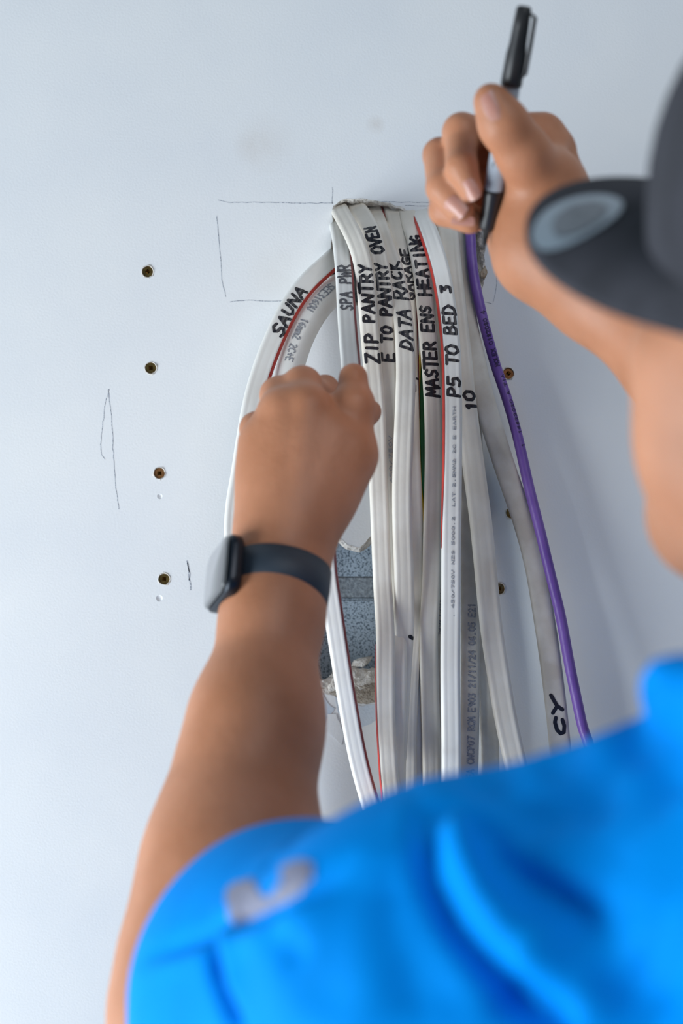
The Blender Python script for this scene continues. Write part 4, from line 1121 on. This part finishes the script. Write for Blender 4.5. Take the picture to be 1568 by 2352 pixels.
def brim_disc(name, f0, l0, ph, ra, rb, mat, eps, parent):
    """oval label lying on the curved brim"""
    vs = []; fs = []; n = 36; R = 8
    for r in range(R + 1):
        q = r / R
        for i in range(n):
            a = 2 * math.pi * i / n
            x, y = ra * q * math.cos(a), rb * q * math.sin(a)
            vs.append(tuple(up(brim_fl(f0 + x * math.cos(ph) - y * math.sin(ph), l0 + x * math.sin(ph) + y * math.cos(ph), eps))))
    for r in range(R):
        for i in range(n): fs.append((r * n + i, r * n + (i + 1) % n, (r + 1) * n + (i + 1) % n, (r + 1) * n + i))
    return link(name, vs, fs, mat, parent)
stk = brim_disc('sticker', .1250, .0425, 2.30, .0270, .0185, M['sticker_rim'], .0010, brim)
stk['label'] = 'silver oval sticker'
brim_disc('sticker_centre', .1225, .0435, 2.30, .0180, .0112, M['sticker'], .0015, stk)

# ------------------------------------------------------------------ watch
watch = empty('wristwatch', None, 'square smartwatch with slate rubber band on the left wrist', 'watch')
WA = LW - LE; WA /= np.linalg.norm(WA)
WC = LE + (LW - LE) * .925
wx = np.array([1.0, 0, 0]) - WA * WA[0]; wx /= np.linalg.norm(wx)
wy = np.cross(WA, wx)
def band_geo(rx, ry, th_, hw, a0=0, a1=2 * math.pi, n=60):
    vs = []; fs = []
    prof = [(0, -hw), (th_, -hw * .92), (th_ * 1.15, 0), (th_, hw * .92), (0, hw)]
    for i in range(n + 1):
        a = a0 + (a1 - a0) * i / n
        dr = wx * math.cos(a) * rx + wy * math.sin(a) * ry; dn = dr / np.linalg.norm(dr)
        for o_, h_ in prof: vs.append(tuple(up(WC + dr + dn * o_ + WA * h_)))
    m = len(prof)
    for i in range(n):
        for k in range(m): fs.append((i * m + k, i * m + (k + 1) % m, (i + 1) * m + (k + 1) % m, (i + 1) * m + k))
    return vs, fs
v, f = band_geo(.0292, .0285, .0028, .0125, math.pi + .45, 3 * math.pi - .45)
link('band', v, f, M['band'], watch)
# case sits on the outer (left) side
cn = -wx * .93 - wy * .0 + np.array([0, -.42, 0]); cn -= WA * (cn @ WA) * .6; cn /= np.linalg.norm(cn)
ct = WA - cn * (WA @ cn); ct /= np.linalg.norm(ct); cs = np.cross(cn, ct)
def rbox(c, a, b, n_, ha, hb, h0, h1, r, bev, name, mat, parent):
    """rounded-square slab along normal n_ from h0 to h1"""
    def ring(sa, sb, rr, h):
        out = []
        for q in range(4):
            cx = (sa - rr) * (1 if q in (0, 3) else -1); cy = (sb - rr) * (1 if q in (0, 1) else -1)
            for k in range(7):
                an = math.pi / 2 * (q + k / 6)
                out.append(c + a * (cx + rr * math.cos(an)) + b * (cy + rr * math.sin(an)) + n_ * h)
        return out
    rings = [ring(ha - bev, hb - bev, r - bev * .5, h0), ring(ha, hb, r, h0 + bev), ring(ha, hb, r, h1 - bev), ring(ha - bev * .35, hb - bev * .35, r, h1 - bev * .35), ring(ha - bev, hb - bev, r, h1)]
    vs = [tuple(up(p)) for rg in rings for p in rg]; m = 28; fs = []
    for i in range(len(rings) - 1):
        for k in range(m): fs.append((i * m + k, i * m + (k + 1) % m, (i + 1) * m + (k + 1) % m, (i + 1) * m + k))
    fs += [tuple(range(m - 1, -1, -1)), tuple((len(rings) - 1) * m + k for k in range(m))]
    return link(name, vs, fs, mat, parent, smooth=True)
cc = WC + cn * .0285
case = rbox(cc, ct, cs, cn, .0195, .0225, 0, .0092, .009, .002, 'case', M['case'], watch)
rbox(cc, ct, cs, cn, .0182, .0212, .0090, .0112, .0085, .0012, 'screen', M['glass'], watch)
v, f = lathe_geo([(0, .0034), (.002, .0034), (.0026, .003)], cc + cn * .005 + ct * .0193 + cs * .006, cc + cn * .005 + ct * .03 + cs * .006, 18)
link('crown_dial', [tuple(up(x)) for x in v], f, M['case'], watch)

# ------------------------------------------------------------------ marker pen
pen = empty('marker_pen', None, 'grey and black permanent marker held in the raised right hand', 'pen')
PA = P(1204, 14, .800); PB = P(1110, 570, .864)
pl = np.linalg.norm(PB - PA)
def pr(py):   # distance along the pen at pixel row py
    t = (py - 14) / (570 - 14.0)
    # perspective-correct parameter
    d0, d1 = .800, .864
    return pl * (t * d0) / (t * d0 + (1 - t) * d1)
def pen_part(name, prof, mat, parent=pen, n=28):
    v, f = lathe_geo(prof, PA, PB, n); return link(name, [tuple(up(x)) for x in v], f, mat, parent)
c0, c1, g0, g1, n0 = 0.0, pr(197), pr(436), pr(520), pr(546)
pc = pen_part('cap', [(0, .0030), (.001, .0042), (.010, .0047), (.020, .0050), (c1 * .6, .0058), (c1 - .001, .0062), (c1, .0060)], M['pen_black'])
pen_part('barrel', [(c1 - .006, .0052), (c1, .0053), (c1 + .01, .0055), (g0, .0056)], M['pen_grey'])
pen_part('grip', [(g0, .0057), (g0 + .002, .0057), (g0 + .006, .0054), (g1, .0050), (g1 + .002, .0040), (n0 - .003, .0022), (n0, .0020)], M['pen_black'])
pen_part('nib', [(n0 - .001, .0018), (n0 + .003, .0016), (pl, .0006)], M['nib'])
axp = (PB - PA) / pl
sdv = np.array([1.0, -.5, .0]); sdv -= axp * (sdv @ axp); sdv /= np.linalg.norm(sdv); tdv = np.cross(axp, sdv)
vs = []; fs = []
for i, t in enumerate((.003, .005, .02, .036, .040)):
    o_ = (.0058, .0078, .0080, .0078, .0058)[i] if i not in (0, 4) else .0045
    for a, b in ((-.0022, 0), (.0022, 0), (.0018, .0016), (-.0018, .0016)):
        vs.append(tuple(up(PA + axp * t + tdv * a + sdv * (o_ + b - .0014))))
for i in range(4):
    for k in range(4): fs.append((i * 4 + k, i * 4 + (k + 1) % 4, i * 4 + 4 + (k + 1) % 4, i * 4 + 4 + k))
fs += [(3, 2, 1, 0), (16, 17, 18, 19)]
link('clip', vs, fs, M['pen_black'], pc)
# maker's word on the barrel, reading up the pen
fdv = np.array([-.15, -1.0, .25]); fdv -= axp * (fdv @ axp); fdv /= np.linalg.norm(fdv); ldv = np.cross(fdv, axp)
mb = MB(); a = pr(384); b = pr(250); word = 'Sharpie'; cell = (b - a) / len(word)
def pen_put(q):
    an = q[1] / .0056
    return up(PA + axp * q[0] + (fdv * math.cos(an) + ldv * math.sin(an)) * .00575)
for i, ch in enumerate(word):
    for line in FONT[ch]:
        q = [np.array([a + cell * (i + .1 + .8 * x), (y - .4) * .0058]) for x, y in line]
        for u, w in zip(q[:-1], q[1:]):
            Lg = np.linalg.norm(w - u); t = (w - u) / Lg; nv = np.array([-t[1], t[0]]) * .0004; m = max(1, int(Lg / .001)); vs = []
            for k in range(m + 1):
                c = u + (w - u) * k / m; vs += [pen_put(c - nv), pen_put(c + nv)]
            mb.add(vs, [(2 * k, 2 * k + 2, 2 * k + 3, 2 * k + 1) for k in range(m)])
mb.link('barrel_lettering', M['pen_print'], pen, smooth=False)
